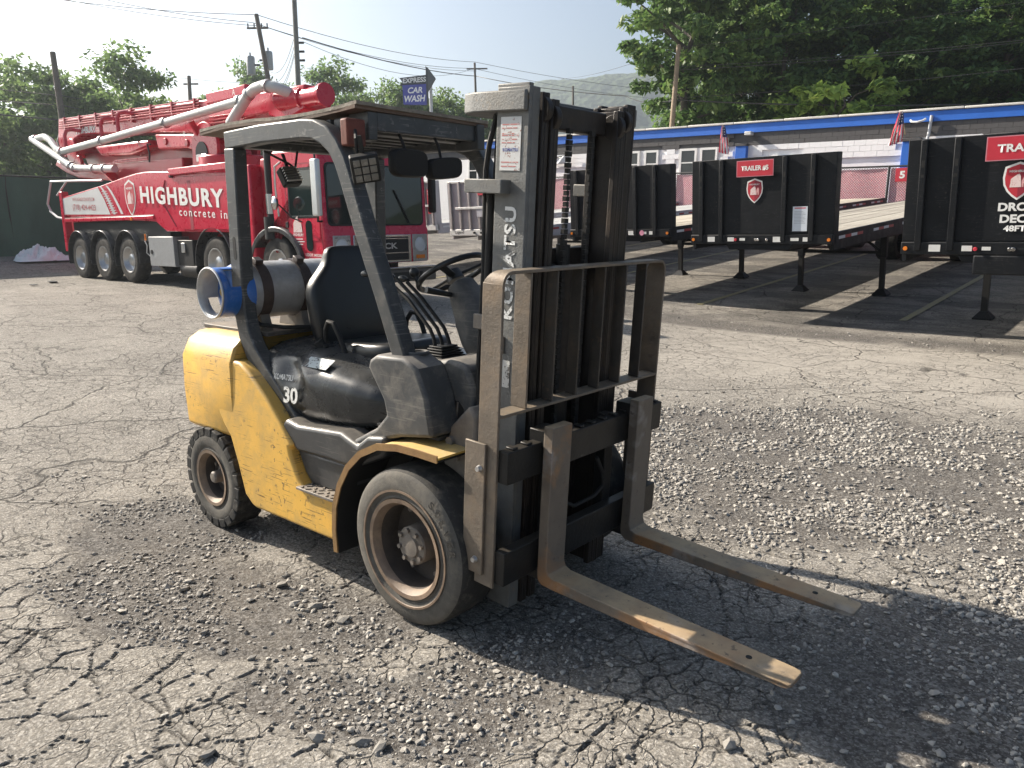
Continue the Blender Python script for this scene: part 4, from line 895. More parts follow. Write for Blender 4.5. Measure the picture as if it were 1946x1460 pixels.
    pipe([(-11.8,Yp,3.24),(-12.1,Yp,3.38),(-12.4,Yp,3.58),(-12.75,Yp,3.70),(-13.1,Yp,3.70),(-13.45,Yp,3.68)])
    pipe([(-13.55,Yp-.05,3.70),(-12.3,Yp-.05,3.26),(-11.15,Yp-.05,2.86)]); pipe([(-11.15,Yp-.05,2.86),(-10.9,Yp-.05,2.79),(-10.5,Yp-.05,2.75),(-9.6,Yp-.05,2.69),(-8.55,Yp-.05,2.635)])
    pipe([(-3.35,Yp,3.2),(-2.85,Yp,3.52),(-2.62,Yp,3.66),(-2.4,Yp,3.73),(-2.1,Yp,3.75),(-1.85,Yp+.05,3.70),(-1.7,Yp+.2,3.62),(-1.65,Yp+.4,3.55)], .10)
    def ring(c, d, r=.10): c = Vector(c); d = Vector(d).normalized()*.04; MB().cyl(c-d, c+d, r, 16).build('pipe_clamp', ALU, T)
    for c, d in (((-5.95,Yp,3.45),(1,0,.04)),((-9.2,Yp,3.33),(1,0,.03)),((-2.95,Yp,3.57),(1,0,.04)),((-11.7,Yp,3.25),(1,0,.1)),((-10.85,Yp-.05,2.78),(1,0,-.1)),((-11.1,Yp-.05,2.85),(1,0,-.3)),((-2.62,Yp,3.66),(1,0,.5)),((-2.0,Yp,3.73),(1,0,-.2)),((-9.7,Yp-.05,2.695),(1,0,-.05)),((-9.1,Yp-.05,2.665),(1,0,-.05)),((-13.4,Yp,3.69),(1,0,0))): ring(c, d, .115)
    for x, z in ((-11.4,3.25),(-9.17,3.33),(-8.25,3.37)): MB().tube([(x,Yp,z+.08),(x,Yp,z+.38),(x+.04,Yp+.04,z+.5),(x+.16,Yp+.14,z+.52),(x+.3,Yp+.3,z+.48)], .045, 8).build('pipe_hanger', RED, T)
    MB().bar((-9.1,-.8,2.6),(-9.1,-.5,2.3),.08,.2).build('pipe_support', RED, T)
    MB().bar((-5.0,-.72,3.4),(-5.0,-.5,3.0),.06,.1).build('pipe_support', RED, T)
    # ---------------- cab
    cabp = [(-1.47,.72),(-1.47,2.46),(-1.40,2.53),(-.25,2.50),(-.08,2.44),(-.03,2.3),(.0,1.2),(.03,1.15),(.03,.55),(-.62,.55),(-.66,.75),(-.80,1.02),(-1.1,1.18),(-1.47,1.2)]
    cab = MB().prism(cabp, 'xz', -1.21, 1.17).build('cab', RED, T, bev=.06, seg=3)
    G = glass('cab_glass', (.012,.02,.02), .02); SEAL = BLKP
    def rrect(y0, y1, z0, z1, r=.09, n=5):
        pts = []
        for cy, cz, a0 in ((y1-r,z1-r,0),(y0+r,z1-r,90),(y0+r,z0+r,180),(y1-r,z0+r,270)):
            pts += [(cy+r*math.cos(R(a0+90*i/n)), cz+r*math.sin(R(a0+90*i/n))) for i in range(n+1)]
        return pts
    for y0, y1 in ((-1.10,-.08),(.02,1.03)):
        s_ = MB().prism(rrect(y0-.03,y1+.03,1.22,2.27), 'yz', -.045, .004).build('windscreen_seal', SEAL, cab); s_.rotation_euler = (0,R(-1.2),0); s_.location = (.03,0,0)
        g = MB().prism(rrect(y0,y1,1.25,2.24), 'yz', .004, .010).build('windscreen', G, cab); g.rotation_euler = (0,R(-1.2),0); g.location = (.03,0,0)
    for y in (-.62,.40): MB().bar((.035,y+.28,1.27),(.02,y-.05,1.85),.02,.02).build('wiper', BLKP, cab)
    MB().prism(rrect(-.98,-.13,1.36,2.20,.07), 'xz', -1.214, -1.2125).build('window_frame', SEAL, cab)
    MB().prism(rrect(-.94,-.17,1.41,2.15,.06), 'xz', -1.22, -1.2135).build('side_window', G, cab)
    MB().bx(-.94,-.17,-1.222,-1.2195,1.385,1.405).build('window_sill', CHROME, cab)
    MB().bx(-1.0,-.1,-1.2195,-1.2185,.98,1.345).build('door_panel', RED, cab)
    MB().prism(rrect(-.50,-.32,.80,1.32,.085), 'xz', -1.224, -1.2115).build('kick_window', G, cab)
    MB().bx(-1.08,-1.0,-1.235,-1.21,1.2,1.3).build('door_handle', BLKP, cab, bev=.01)
    MB().tube([(-1.22,-1.26,1.4),(-1.24,-1.28,1.9),(-1.22,-1.28,2.25),(-1.1,-1.24,2.32)], .02, 8).build('grab_rail', CHROME, cab)
    for a_, b_ in (((-1.05,1.30),(-1.05,2.28)),((-1.05,2.28),(-.07,2.26)),((-.07,2.26),(-.05,.60)),((-1.05,1.30),(-.98,1.12)),((-.98,1.12),(-.58,.60))): MB().bar((a_[0],-1.2112,a_[1]),(b_[0],-1.2112,b_[1]),.004,.014).build('door_seam', SHR2, cab)
    text('lettering', 'HIGHBURY', WHITE, cab, (-.72,-1.219,1.08), (1,0,-.03), (0,0,1), .3, .05, off=.02, depth=.006)
    MB().add([(a,-1.226,b) for a,b in [(-.86,1.12),(-.85,1.28),(-.76,1.38),(-.72,1.40),(-.70,1.30),(-.62,1.28),(-.6,1.12)]], [tuple(range(7))]).build('emblem', worn_letter('door_emblem', (.6,.5,.48), (.42,.05,.06), .4), cab, smooth=0)
    for i, w in enumerate((.2,.3,.2)): MB().bx(-.70-w/2,-.70+w/2,-1.2262,-1.2255,1.0-.045*i,1.015-.045*i).build('small_print', WHITE, cab)
    text('lettering', 'USDOT 3493208', WHITE, cab, (-.33,-1.212,.735), (1,0,-.03), (0,0,1), .46, .05, off=.01, depth=.006); text('lettering', 'GVW 91,320', WHITE, cab, (-.30,-1.212,.66), (1,0,-.03), (0,0,1), .33, .05, off=.01, depth=.006)
    # front: grille, lamps, bumper
    gr = MB().bx(.03,.05,-.64,.70,.56,1.06).build('grille_frame', CHROME, cab, bev=.01)
    MB().bx(.05,.06,-.56,.62,.60,1.02).build('grille', BLKP, gr)
    for i in range(5): MB().bx(.06,.07,-.55,.61,.64+i*.085,.655+i*.085).build('grille_slat', CHROME if i in (1,4) else DARK, gr)
    text('lettering', 'MACK', ALU, gr, (.062,.03,.86), (0,1,0), (0,0,1), .62, .11, off=.03, depth=.012)
    for y0, y1 in ((-1.07,-.70),(.74,1.11)):
        hb = MB().bx(.028,.045,y0,y1,.56,1.06).build('headlamp_bezel', paint('bezel', (.42,.42,.42), .3, .1, metal=.7), cab, bev=.02)
        yc = (y0+y1)/2; MB().lathe([(.0,.01),(.06,.012),(.10,.004),(.115,.0),(.125,.012),(.135,.0)], (.046,yc,.87), (1,0,0), 28).build('headlamp', glass('lamp_glass', (.5,.52,.54), .08), hb, smooth=40)
        MB().bx(.044,.056,yc-.11,yc+.11,.61,.68).build('indicator', plain('amber', (.7,.2,.02), .3), hb, bev=.008)
    bp = MB().bx(-.3,.16,-1.22,1.22,.20,.44).build('bumper', paint('bumper_dark', (.10,.09,.08), .5, .2, 5, (.2,.18,.15), .4), T, bev=.03)
    MB().bx(-.1,.19,-1.24,1.28,.445,.475).build('bumper_trim', CHROME, bp, bev=.008)
    for y in (-.5,.5): MB().bx(.155,.17,y-.35,y+.35,.24,.38).build('bumper_slot', BLKP, bp)
    # mirrors, lamps on the roof
    MB().bx(-.02,.16,-1.42,-1.32,1.38,2.30).build('mirror', plain('mirror_back', (.6,.62,.62), .25, .4), T, bev=.03)
    MB().tube([(-.05,-1.2,2.4),(.05,-1.36,2.42),(.08,-1.37,2.28)], .018, 8).build('mirror_arm', BLKP, T); MB().tube([(-.05,-1.2,1.3),(.05,-1.36,1.3),(.08,-1.37,1.4)], .018, 8).build('mirror_arm', BLKP, T)
    MB().lathe([(0,0),(.10,.01),(.12,.05),(.10,.08),(0,.10)], (-1.0,-1.42,1.62), (-.3,-1,0), 20).build('round_mirror', CHROME, T, smooth=50)
    MB().tube([(-1.0,-1.4,1.6),(-.75,-1.3,1.36),(-.6,-1.22,1.30)], .012, 6).build('mirror_arm', BLKP, T)
    MB().bx(-.05,.10,1.24,1.34,1.45,2.25).build('mirror', BLKP, T, bev=.03)
    for y in (-.9,-.2,0,.2,.9): MB().bx(-.35,-.25,y-.05,y+.05,2.5,2.55).build('roof_lamp', plain('amber', (.7,.2,.02), .3), T, bev=.01)
    MB().cyl((-.7,-1.0,2.5),(-.7,-1.0,2.7),.07,14).build('beacon', plain('amber', (.7,.2,.02), .3), T)
    return T
build_truck()
# ------------------------------------------------------------------ flatbed trailers (local x towards the headboard, origin on the ground under it)
def deckmat(nm, a, b):
    t = NT(nm); g = t.noise(3, 6, .65, co=t.mapping((.25,6,1))); n2 = t.noise(1.3, 5, .6); r = t.n('ShaderNodeObjectInfo').outputs['Random']
    c = t.mix(t.ramp(g,.3,.7), (*a,1), (*b,1)); c = t.mix(t.ramp(r,0,1,0,.45), c, (a[0]*.6,a[1]*.6,a[2]*.6,1)); c = t.mix(t.ramp(n2,.55,.75,0,.5), c, (a[0]*.5,a[1]*.48,a[2]*.45,1))
    return t.fin(c, .85, 0, t.bump(g, .4, .01))
DECKA = deckmat('deck_weathered', (.20,.18,.15), (.46,.43,.37)); DECKB = deckmat('deck_pale', (.33,.29,.23), (.55,.5,.41)); DECKC = deckmat('deck_grey', (.33,.33,.32), (.55,.55,.53))
TRED = plain('tape_red', (.35,.02,.02), .4); TWH = plain('tape_white', (.6,.6,.6), .4); AMB = plain('amber', (.7,.2,.02), .3)
ALUT = paint('trailer_alu', (.42,.41,.43), .45, .1, 5, (.3,.28,.27), .3, 5, metal=.25, bump=.1); WHT = paint('white_rail', (.62,.62,.6), .5, .08, 4, (.35,.33,.3), .4, 6)
plank_mesh = {}
def build_trailer(label, x, y, style, zb, zt, deck, lx=4.3, ls=.87, ln=14.6, zz=None):
    S = .06; z0 = zz if zz is not None else gh(x, y+6)-S*6; T = thing('flatbed_trailer', label, 'trailer', (x,y,z0), -math.pi/2); T.rotation_euler = (0,S,-math.pi/2)
    K = .94; x, y, z0 = CAM.x+K*(x-CAM.x), CAM.y+K*(y-CAM.y), CAM.z+K*(z0-CAM.z); T.location = (x,y,z0); T.scale = (K,K,K)
    hw = 1.295; black = style != 'alu'; HB = BLK if black else ALUT; dk = zb+.02
    hd = MB().bx(-.05,0,-hw,hw,zb,zt).build('headboard', HB, T, bev=.008)
    for s in (-1,1): MB().bx(-.22,-.05,min(s*hw,s*(hw-.04)),max(s*hw,s*(hw-.04)),zb,zt).build('headboard_return', HB, T, bev=.006)
    posts = (-1.09,-.70,.45,.93) if black else (-1.2,-.85,-.5,-.15,.2,.55,.9,1.2)
    for py in posts:
        w = .085 if black else .07
        p_ = MB().bx(.0,.055,py-w/2,py+w/2,zb-.12 if black else zb,zt-.01).build('headboard_post', HB if black else paint('alu_rib', (.40,.37,.36), .45, .1, metal=.2), hd, bev=.012)
        if black:
            for dz, hh in ((.36,.09),(.49,.04)): MB().bx(.0545,.0565,py-.02,py+.02,zt-dz,zt-dz+hh).build('post_slot', DARK, p_)
    if not black:
        MB().bx(.0,.03,-hw,hw,zt-.06,zt).build('top_rail', WHT, hd, bev=.01); MB().bx(.055,.075,-1.0,hw,zb+.52,zb+.58).build('cross_rail', WHT, hd, bev=.006)
        for s in (-1,1): MB().bx(0,.03,s*hw-.13*(s > 0),s*hw+.13*(s < 0),zb,zt-.06).build('corner_plate', ALUT, hd)
    # front rail with lamps, plates and air couplings
    fr = MB().bx(-.12,.04,-hw,hw,zb-.17,zb-.004).build('front_rail', BLK if black else WHT, T, bev=.012)
    if black:
        MB().prism([(-.62,zb-.17),(.62,zb-.17),(.55,zb-.27),(-.55,zb-.27)], 'yz', -.6, .0).build('coupler_plate', BLK, T, bev=.01)
        for s in (-1,1): MB().cyl((.03,s*(hw-.06),zb-.09),(.06,s*(hw-.06),zb-.09),.028,14).build('marker_lamp', AMB, fr)
        for yy, w, hh, mt in ((-.88,.14,.09,WHT),(-.5,.12,.07,WHT),(-.28,.10,.045,WHT),(.35,.14,.09,WHT),(.66,.14,.05,WHT),(.84,.08,.07,WHT)): MB().bx(.04,.044,yy-w/2,yy+w/2,zb-.085-hh/2,zb-.085+hh/2).build('plate', mt, fr)
        for yy in (-.40,-.02,.02,.18): MB().cyl((.04,yy,zb-.09),(.075,yy,zb-.09),.025,10).build('air_coupling', CHROME if yy > -.3 else SIGNR, fr, bev=.004)
    else:
        text('lettering', 'Legend', BLKP, fr, (.04,-.92,zb-.085), (0,1,0), (0,0,1), .32, .10, off=.01, depth=.004)
        for yy in (-.35,-.1,.2): MB().cyl((.04,yy,zb-.09),(.08,yy,zb-.09),.03,10).build('air_coupling', DARK, fr)
    # deck of boards
    n = 12; w = (2*hw-.14)/n
    key = (round(w,3), ln, deck.name)
    if key not in plank_mesh:
        o = MB().bx(-ln,-.06,-w/2+.004,w/2-.004,-.035,0).build('plank', deck); plank_mesh[key] = o.data; bpy.data.objects.remove(o)
    for i in range(n):
        o = bpy.data.objects.new('plank', plank_mesh[key]); COL.objects.link(o); o.parent = T; o.location = (0,-hw+.07+w*(i+.5),dk+random.uniform(-.004,.004))
    for s in (-1,1):
        rl = MB().bx(-ln,-.05,min(s*hw,s*(hw-.06)),max(s*hw,s*(hw-.06)),zb-.27,dk+.004).build('side_rail', BLK if black else ALUT, T, bev=.006)
        k = 0; xx = -.25
        while xx > -ln+.4:
            MB().bx(xx-.3,xx,s*hw-.0 if s > 0 else s*hw-.004,s*hw+.004 if s > 0 else s*hw,zb-.10,zb-.05).build('reflector_tape', TRED if k % 2 else TWH, rl); k += 1; xx -= .31 if k % 4 else .9
        MB().prism([(-.2,zb-.16),(-ln,zb-.16),(-ln,zb-.42),(-ln+4,zb-.52),(-3.2,zb-.52),(-2.0,zb-.34),(-.2,zb-.30)], 'xz', s*.42, s*.48).build('main_beam', BLK if black else ALUT, T)
    for k in range(9): MB().bx(-1-k*1.5,-.9-k*1.5,-1.2,1.2,zb-.15,zb-.03).build('cross_member', BLK if black else ALUT, T)
    # landing gear
    fz = (gh(x, y+lx*K)-(z0+S*lx*K))/K
    for s in (-1,1):
        lg = MB().bx(-lx-.065,-lx+.065,s*ls-.065,s*ls+.065,.62,zb-.16).build('landing_leg', BLK, T, bev=.008)
        MB().bx(-lx-.05,-lx+.05,s*ls-.05,s*ls+.05,fz+.02,.62).build('inner_leg', DARK, lg)
        MB().loft([[(-lx-a,s*ls-a,z),(-lx+a,s*ls-a,z),(-lx+a,s*ls+a,z),(-lx-a,s*ls+a,z)] for a, z in ((.15,fz),(.15,fz+.025),(.06,fz+.14))]).build('foot', BLK, lg)
        MB().bar((-lx,s*ls,.75),(-lx-1.1,s*.5,zb-.35),.05,.05).bar((-lx,s*ls,.7),(-lx+.1,s*.35,zb-.3),.05,.05).build('leg_brace', BLK, lg)
    MB().bar((-lx,-ls,.72),(-lx,ls,.72),.05,.06).build('leg_crossbar', BLK, T)
    # rear bogie
    for xx in (-ln+2.0,-ln+3.3):
        wz = (gh(x, y-xx*K)-(z0-S*xx*K))/K+.5
        MB().cyl((xx,-1.0,wz),(xx,1.0,wz),.08,12).build('axle', BLK, T)
        for s in (-1,1): wheel_parts(T, xx, s*1.24, wz, s, .5, .55)
    return T, hd, fr
def tsign(T, s, yc, zc, w, h, tw):
    b = MB().bx(.0565,.064,yc-w/2,yc+w/2,zc-h/2,zc+h/2).build('sign_plate', SIGNR, T)
    MB().bx(.0562,.0628,yc-w/2-.012,yc+w/2+.012,zc-h/2-.012,zc+h/2+.012).build('sign_border', plain('sign_edge', (.5,.2,.24), .5), b)
    text('lettering', s, WHITE, b, (.064,yc,zc), (0,1,0), (0,0,1), tw, h*.36, off=.03, depth=.004)
T5, hd5, fr5 = build_trailer('black flatbed trailer with wooden deck and red sign reading TRAILER #5', -3.455, 10.713, 'black', 1.42, 2.73, DECKA, zz=.075)
tsign(hd5, 'TRAILER #5', -.07, 2.545, .64, .25, .49)
shield(hd5, (.008,-.085,2.165), (0,1,0), (0,0,1), .30, .42)
MB().bx(.006,.010,.60,.85,1.47,1.88).build('placard', plain('placard', (.55,.6,.66), .5), hd5)
m_ = MB()
for i in range(9): m_.bx(.0105,.0115,.63,.82-.02*(i % 3),1.60+i*.024,1.607+i*.024)
m_.build('placard_print', plain('print_grey', (.3,.33,.38), .6), hd5)['kind'] = 'stuff'
MB().bx(.0105,.0115,.63,.82,1.845,1.862).build('placard_heading', SIGNR, hd5)
DD, hdd, frd = build_trailer('black flatbed trailer with white DROP DECK 48FT lettering under a red shield', .624, 9.039, 'black', 1.36, 2.68, DECKB, lx=3.9, ls=.914, zz=.06)
tsign(hdd, 'TRAILER', .02, 2.50, .78, .27, .56)
shield(hdd, (.008,-.01,2.10), (0,1,0), (0,0,1), .34, .46)
for s_, z_, w_, h_ in (('DROP',1.79,.40,.105),('DECK',1.645,.40,.105),('48FT',1.525,.24,.075)): text('lettering', s_, WHITE, hdd, (.008,.0 if s_ != 'DECK' else .03,z_), (0,1,0), (0,0,1), w_, h_, off=.04, depth=.004)
MB().bx(-.9,.045,-.42,1.2,.94,1.19).build('front_box', BLK, DD, bev=.02)
MB().bx(-3.2,-.9,.25,1.1,.50,1.1).build('air_tank_box', BLK, DD, bev=.08)
T4, hd4, fr4 = build_trailer('black flatbed trailer with pale planks and a small pink oval badge', -7.2, 11.95, 'black', 1.40, 2.70, DECKB, zz=.2)
MB().cyl((.042,.62,1.315),(.048,.62,1.315),.055,20).build('badge', plain('badge_pink', (.6,.25,.35), .5), fr4)
T3, hd3, fr3 = build_trailer('silver aluminium trailer with ribbed headboard and white front rail', -11.75, 12.55, 'alu', 1.40, 2.66, DECKC, zz=.22)
MB().bx(.056,.062,-.15,.28,2.27,2.42).build('sign_plate', SIGNR, hd3); MB().bx(.056,.062,-.22,.3,1.72,2.0).build('notice', plain('notice', (.42,.42,.46), .6), hd3)
T2, hd2, fr2 = build_trailer('silver aluminium trailer with a red vertical HIGHBURY strip on its corner', -15.9, 13.5, 'alu', 1.40, 2.66, DECKC, zz=.36)
st_ = MB().bx(.035,.045,1.02,1.14,1.72,2.42).build('sign_strip', SIGNR, hd2)
for i, ch in enumerate('HIGHBURY'): text('lettering', ch, WHITE, st_, (.045,1.08,2.36-i*.083), (0,1,0), (0,0,1), .045, .055, off=.02, depth=.004)
# ------------------------------------------------------------------ setting behind the lot
def at(u, v, D):
    """world point seen at photograph position (u, v) at distance D along the view axis: used to survey where things stand"""
    return CAM+D*(fw+((u-973)/1463.63)*rt2-((v-730)/1463.63)*up2)
def leafmat(nm, a, b, c):
    t = NT(nm); tn = t.attr('tint'); col = t.mix(t.ramp(tn,0,.5), (*a,1), (*b,1)); col = t.mix(t.ramp(tn,.55,1), col, (*c,1))
    d = t.n('ShaderNodeBsdfTranslucent'); t.l(col, d.inputs[0]); mx = t.n('ShaderNodeMixShader'); mx.inputs[0].default_value = .42
    t.fin(col, .5, 0, None, .35); t.l(t.b.outputs[0], mx.inputs[1]); t.l(d.outputs[0], mx.inputs[2]); t.l(mx.outputs[0], t.out.inputs[0]); return t.m
def build_building():
    B = thing('building', 'long low block building with blue fascia, charcoal band and white walls', 'building', (-10,27,0)); B.rotation_euler = (0,.028,0)
    WH = paint('wall_white', (.8,.8,.81), .7, .05, 3, (.5,.48,.45), .15, 3, bump=.3, bscale=25); CH = paint('wall_charcoal', (.075,.073,.075), .75, .12, 3, (.12,.11,.1), .2, 4, bump=.4, bscale=25)
    BL = paint('fascia_blue', (.015,.13,.55), .5, .08, 2, (.02,.1,.35), .2, 3, bump=.1); CAPM = paint('roof_cap', (.6,.58,.54), .6, .1, 4, (.3,.28,.25), .3, 5)
    x0, x1 = -26, 14
    MB().bx(x0,x1,.06,12,0,4.62).build('wall', WH, B); MB().bx(x0,x1,.06,12,4.62,5.09).build('wall_band', CH, B)
    MB().bx(x0,x1,-.06,12,5.09,5.425).build('fascia', BL, B, bev=.01)
    for i in range(20): MB().bx(x0+i*2,x0+i*2+1.985,-.12,12.1,5.43+.006*(i % 3 == 0),5.505+.010*(i % 2)).build('roof_edge', CAPM, B, bev=.02)
    wins = [(-7.0,-6.3,3.5,4.62),(-6.05,-5.37,3.5,4.62),(-4.36,-3.58,3.5,4.62),(-3.42,-2.66,3.5,4.62),(-.40,.48,3.2,4.20),(-14.6,-13.9,3.5,4.62),(-16.6,-15.9,3.5,4.62),(7,7.8,3.5,4.5)]
    WG = glass('window_glass', (.02,.022,.024), .06)
    for a, b, c, d in wins:
        f = MB().bx(a,b,-.035,.07,d-.09,d).bx(a,b,-.035,.07,c,c+.08).bx(a,a+.09,-.035,.07,c+.08,d-.09).bx(b-.09,b,-.035,.07,c+.08,d-.09).build('window_frame', WHITE, B)
        MB().bx(a+.09,b-.09,-.01,.04,c+.08,d-.09).build('pane', WG, f); MB().bx(a+.09,b-.09,-.03,-.011,(c+d)/2-.03,(c+d)/2+.02).build('sash_rail', WHITE, f)
    # painted blocks that can be told apart
    bm_ = {}
    for nm, mt in (('w', WH), ('c', CH)):
        o = MB().bx(.004,.398,-.012,.06,.004,.193).build('block', mt, bev=.006, smooth=0); bm_[nm] = o.data; o_ = o
        bpy.data.objects.remove(o)
    for r in range(6):
        nm = 'w' if r < 3 else 'c'; z = 4.62-.197*(3-r) if r < 3 else 4.62+.157*(r-3); k = -12.2+(r % 2)*.2
        while k < 9.6:
            z1 = z+.19
            if not any(a-.03 < k+.4 and b+.03 > k and c-.03 < z1 and d+.03 > z for a,b,c,d in wins) and not (-1.86 < k+.4 and k < -1.38) and not (4.22 < k+.4 and k < 4.82 and r < 3):
                o = bpy.data.objects.new('block', bm_[nm]); COL.objects.link(o); o.parent = B; o.location = (k,random.uniform(0,.006),z); o.scale = (1,1,1 if nm == 'w' else .80)
            k += .4
    for a, b, t in ((-1.84,-1.40,4.60),(4.24,4.80,4.48)):
        p_ = MB().bx(a,b,-.16,.05,0,t).build('pilaster', BL, B, bev=.01); MB().bx(a-.02,b+.02,-.19,.05,t,t+.10).build('pilaster_cap', CH, p_, bev=.01)
    MB().bx(-1.45,-1.18,-.30,-.03,4.98,5.12).build('wall_lamp', plain('lamp_white', (.6,.6,.58), .4), B, bev=.02)
    MB().tube([(4.42,-.14,5.16),(4.48,-.22,5.10),(4.65,-.26,5.08),(4.82,-.22,5.12),(4.88,-.14,5.18)], .035, 8).build('gutter_hook', WHITE, B)
    MB().tube([(5.05,-.12,5.28),(5.02,-.10,4.7),(4.93,-.12,4.1),(4.93,-.12,.2)], .05, 10).build('downpipe', plain('pipe_grey', (.5,.52,.55), .5), B)
    bn = MB(); g = []
    for i in range(15):
        for j in range(7): g.append((-11.6+1.75*i/14, -.2-.05*math.sin(i*1.3+j*.6), 4.66-.42*j/6-.16*math.sin(math.pi*i/14)*(1-j/9)))
    bn.add(g, [(i*7+j,i*7+j+1,i*7+j+8,i*7+j+7) for i in range(14) for j in range(6)])
    o = bn.build('banner', plain('banner_white', (.62,.64,.66), .7), B, smooth=60); md = o.modifiers.new('s','SOLIDIFY'); md.thickness = .01
    bt = MB().tube([(-11.62+1.78*i/14,-.21,4.67-.16*math.sin(math.pi*i/14)) for i in range(15)], .022, 6).build('banner_hem', BLKP, o)
    return B
build_building()

def build_flag(label, x, z, lean):
    F = thing('flag', label, 'flag', (x,26.75,z), 0, None)
    RS = plain('flag_red', (.6,.05,.08), .8); WS = plain('flag_white', (.8,.8,.8), .8); BS = plain('flag_blue', (.03,.04,.14), .8)
    MB().tube([(.0,.2,-.62),(-.02,-.02,-.25),(-.05,-.25,.1)], .014, 8).build('pole', plain('flag_pole', (.45,.36,.22), .5), F)
    nC, nR = 13, 22; vs = []; me = MB()
    for r in range(nR+1):
        t = r/nR; wd = .10+.34*t**.7
        for c in range(nC+1):
            s = c/nC-.5; vs.append((-.05+s*wd+lean*t*.25, -.24+.06*math.sin(c*1.5+t*2)*(.5+t)-.02*t, .08-1.05*t+.16*abs(s)*t*(1 if s*lean < 0 else -.6)))
    fs = [(r*(nC+1)+c, r*(nC+1)+c+1, (r+1)*(nC+1)+c+1, (r+1)*(nC+1)+c) for r in range(nR) for c in range(nC)]
    me.add(vs, fs); o = me.build('cloth', RS, F, smooth=60); o.data.materials.append(WS); o.data.materials.append(BS)
    k = 0
    for p in o.data.polygons:
        r, c = divmod(p.index, nC); p.material_index = 2 if (c > 5 and r < 9) else c % 2
    md = o.modifiers.new('s','SOLIDIFY'); md.thickness = .004
    st = MB()
    for r in range(1,9,2):
        for c in range(7,13,2): v = Vector(vs[r*(nC+1)+c]); st.box(v+Vector((0,-.006,0)), (.016,.004,.02))
    s_ = st.build('stars', WS, o); s_['kind'] = 'stuff'
build_flag('draped striped flag on the wall beside the light box', -12.05, 5.35, .2)
build_flag('draped striped flag on the wall beside the grey downpipe', -5.6, 5.22, -.55)

def chain_mesh(x0, x1, z0, z1, cell, y):
    V = []; Fc = []; n = 0; r = .006; Hh = z1-z0
    for sgn in (1,-1):
        k = x0-Hh
        while k < x1+Hh:
            a = (k, z0 if sgn > 0 else z1); b = (k+Hh, z1 if sgn > 0 else z0)
            t0 = max(0,(x0-a[0])/Hh); t1 = min(1,(x1-a[0])/Hh)
            if t1 > t0:
                p = [(a[0]+Hh*t, a[1]+(b[1]-a[1])*t) for t in (t0,t1)]
                for (px,pz) in p: V += [(px-r,y+.004*sgn,pz),(px+r,y+.004*sgn,pz)]
                Fc.append((n,n+1,n+3,n+2)); n += 4
            k += cell
    return MB().add(V, Fc)
def build_red_fence():
    F = thing('screened_fence', 'chain link fence backed with red privacy mesh behind the trailers', 'fence', (-10,25.8,0)); F.rotation_euler = (0,.024,0)
    t = NT('red_mesh'); w = t.voro(26, 'F1'); n = t.noise(.8, 4, .6); n2 = t.noise(9,5,.6)
    RM = t.fin(t.mix(t.ramp(w,.1,.5), t.mix(t.ramp(n,.35,.65), (.72,.17,.24,1), (.85,.27,.34,1)), (.86,.5,.54,1)), .8, 0, t.bump(n2,.4,.02))
    GAL = plain('galvanised', (.35,.36,.36), .5, .5); PB = plain('post_black', (.02,.02,.02), .5)
    k = -14.6; i = 0
    while k < 11:
        MB().cyl((k,0,0),(k,0,3.62),.04,10).build('post', PB, F)
        v = []; 
        for a in range(9):
            for b in range(5): v.append((k+.06+2.57*a/8, .03+.02*math.sin(a*1.7+b+i), 1.2+2.34*b/4-.025*math.sin(math.pi*a/8)*(b == 4)))
        MB().add(v, [(a*5+b,a*5+b+1,a*5+b+6,a*5+b+5) for a in range(8) for b in range(4)]).build('privacy_screen', RM, F, smooth=60)
        c = chain_mesh(k, k+2.69, 1.2, 3.58, .085, -.02).build('chain_link', PB, F, smooth=0); c['kind'] = 'stuff'
        k += 2.69; i += 1
    MB().cyl((-14.6,0,3.6),(k,0,3.6),.03,8).build('top_rail', PB, F)
build_red_fence()
s_ = thing('bay_sign', 'square red sign with white number 5 on the mesh fence', 'sign', (-5.24,25.7,2.98)); MB().bx(-.21,.21,-.012,0,0,.44).build('plate', SIGNR, s_, bev=.004)
text('lettering', '5', WHITE, s_, (0,-.012,.22), (1,0,0), (0,0,1), .17, .24, off=.04, depth=.004)

def build_green_fence():
    F = thing('green_fence', 'tall chain link fence with dark green windscreen behind the pump truck', 'fence', (-23.6,0,.93))
    t = NT('green_screen'); n = t.noise(1.2, 5, .6, co=t.mapping((1,1,.3))); w = t.voro(30,'F1')
    GM0 = t.fin(t.mix(t.ramp(n,.3,.7), (.014,.065,.042,1), (.035,.11,.075,1)), .7, 0, t.bump(t.math('ADD', n, t.math('MULTIPLY', w, .2)), .6, .03))
    y = -13.0; i = 0
    while y < 11:
        MB().cyl((0,y,-.6),(0,y,2.37),.04,10).build('post', DARK, F)
        v = []
        for a in range(9):
            for b in range(6): v.append((.05+.03*math.sin(a*1.3+b*.9+i*2), y+3*a/8, -.1+2.42*b/5-.03*math.sin(math.pi*a/8)*(b == 5)))
        MB().add(v, [(a*6+b,a*6+b+1,a*6+b+7,a*6+b+6) for a in range(8) for b in range(5)]).build('windscreen_panel', GM0, F, smooth=60)
        y += 3; i += 1
    MB().cyl((0,-13,2.34),(0,y,2.34),.03,8).build('top_rail', DARK, F)
build_green_fence()

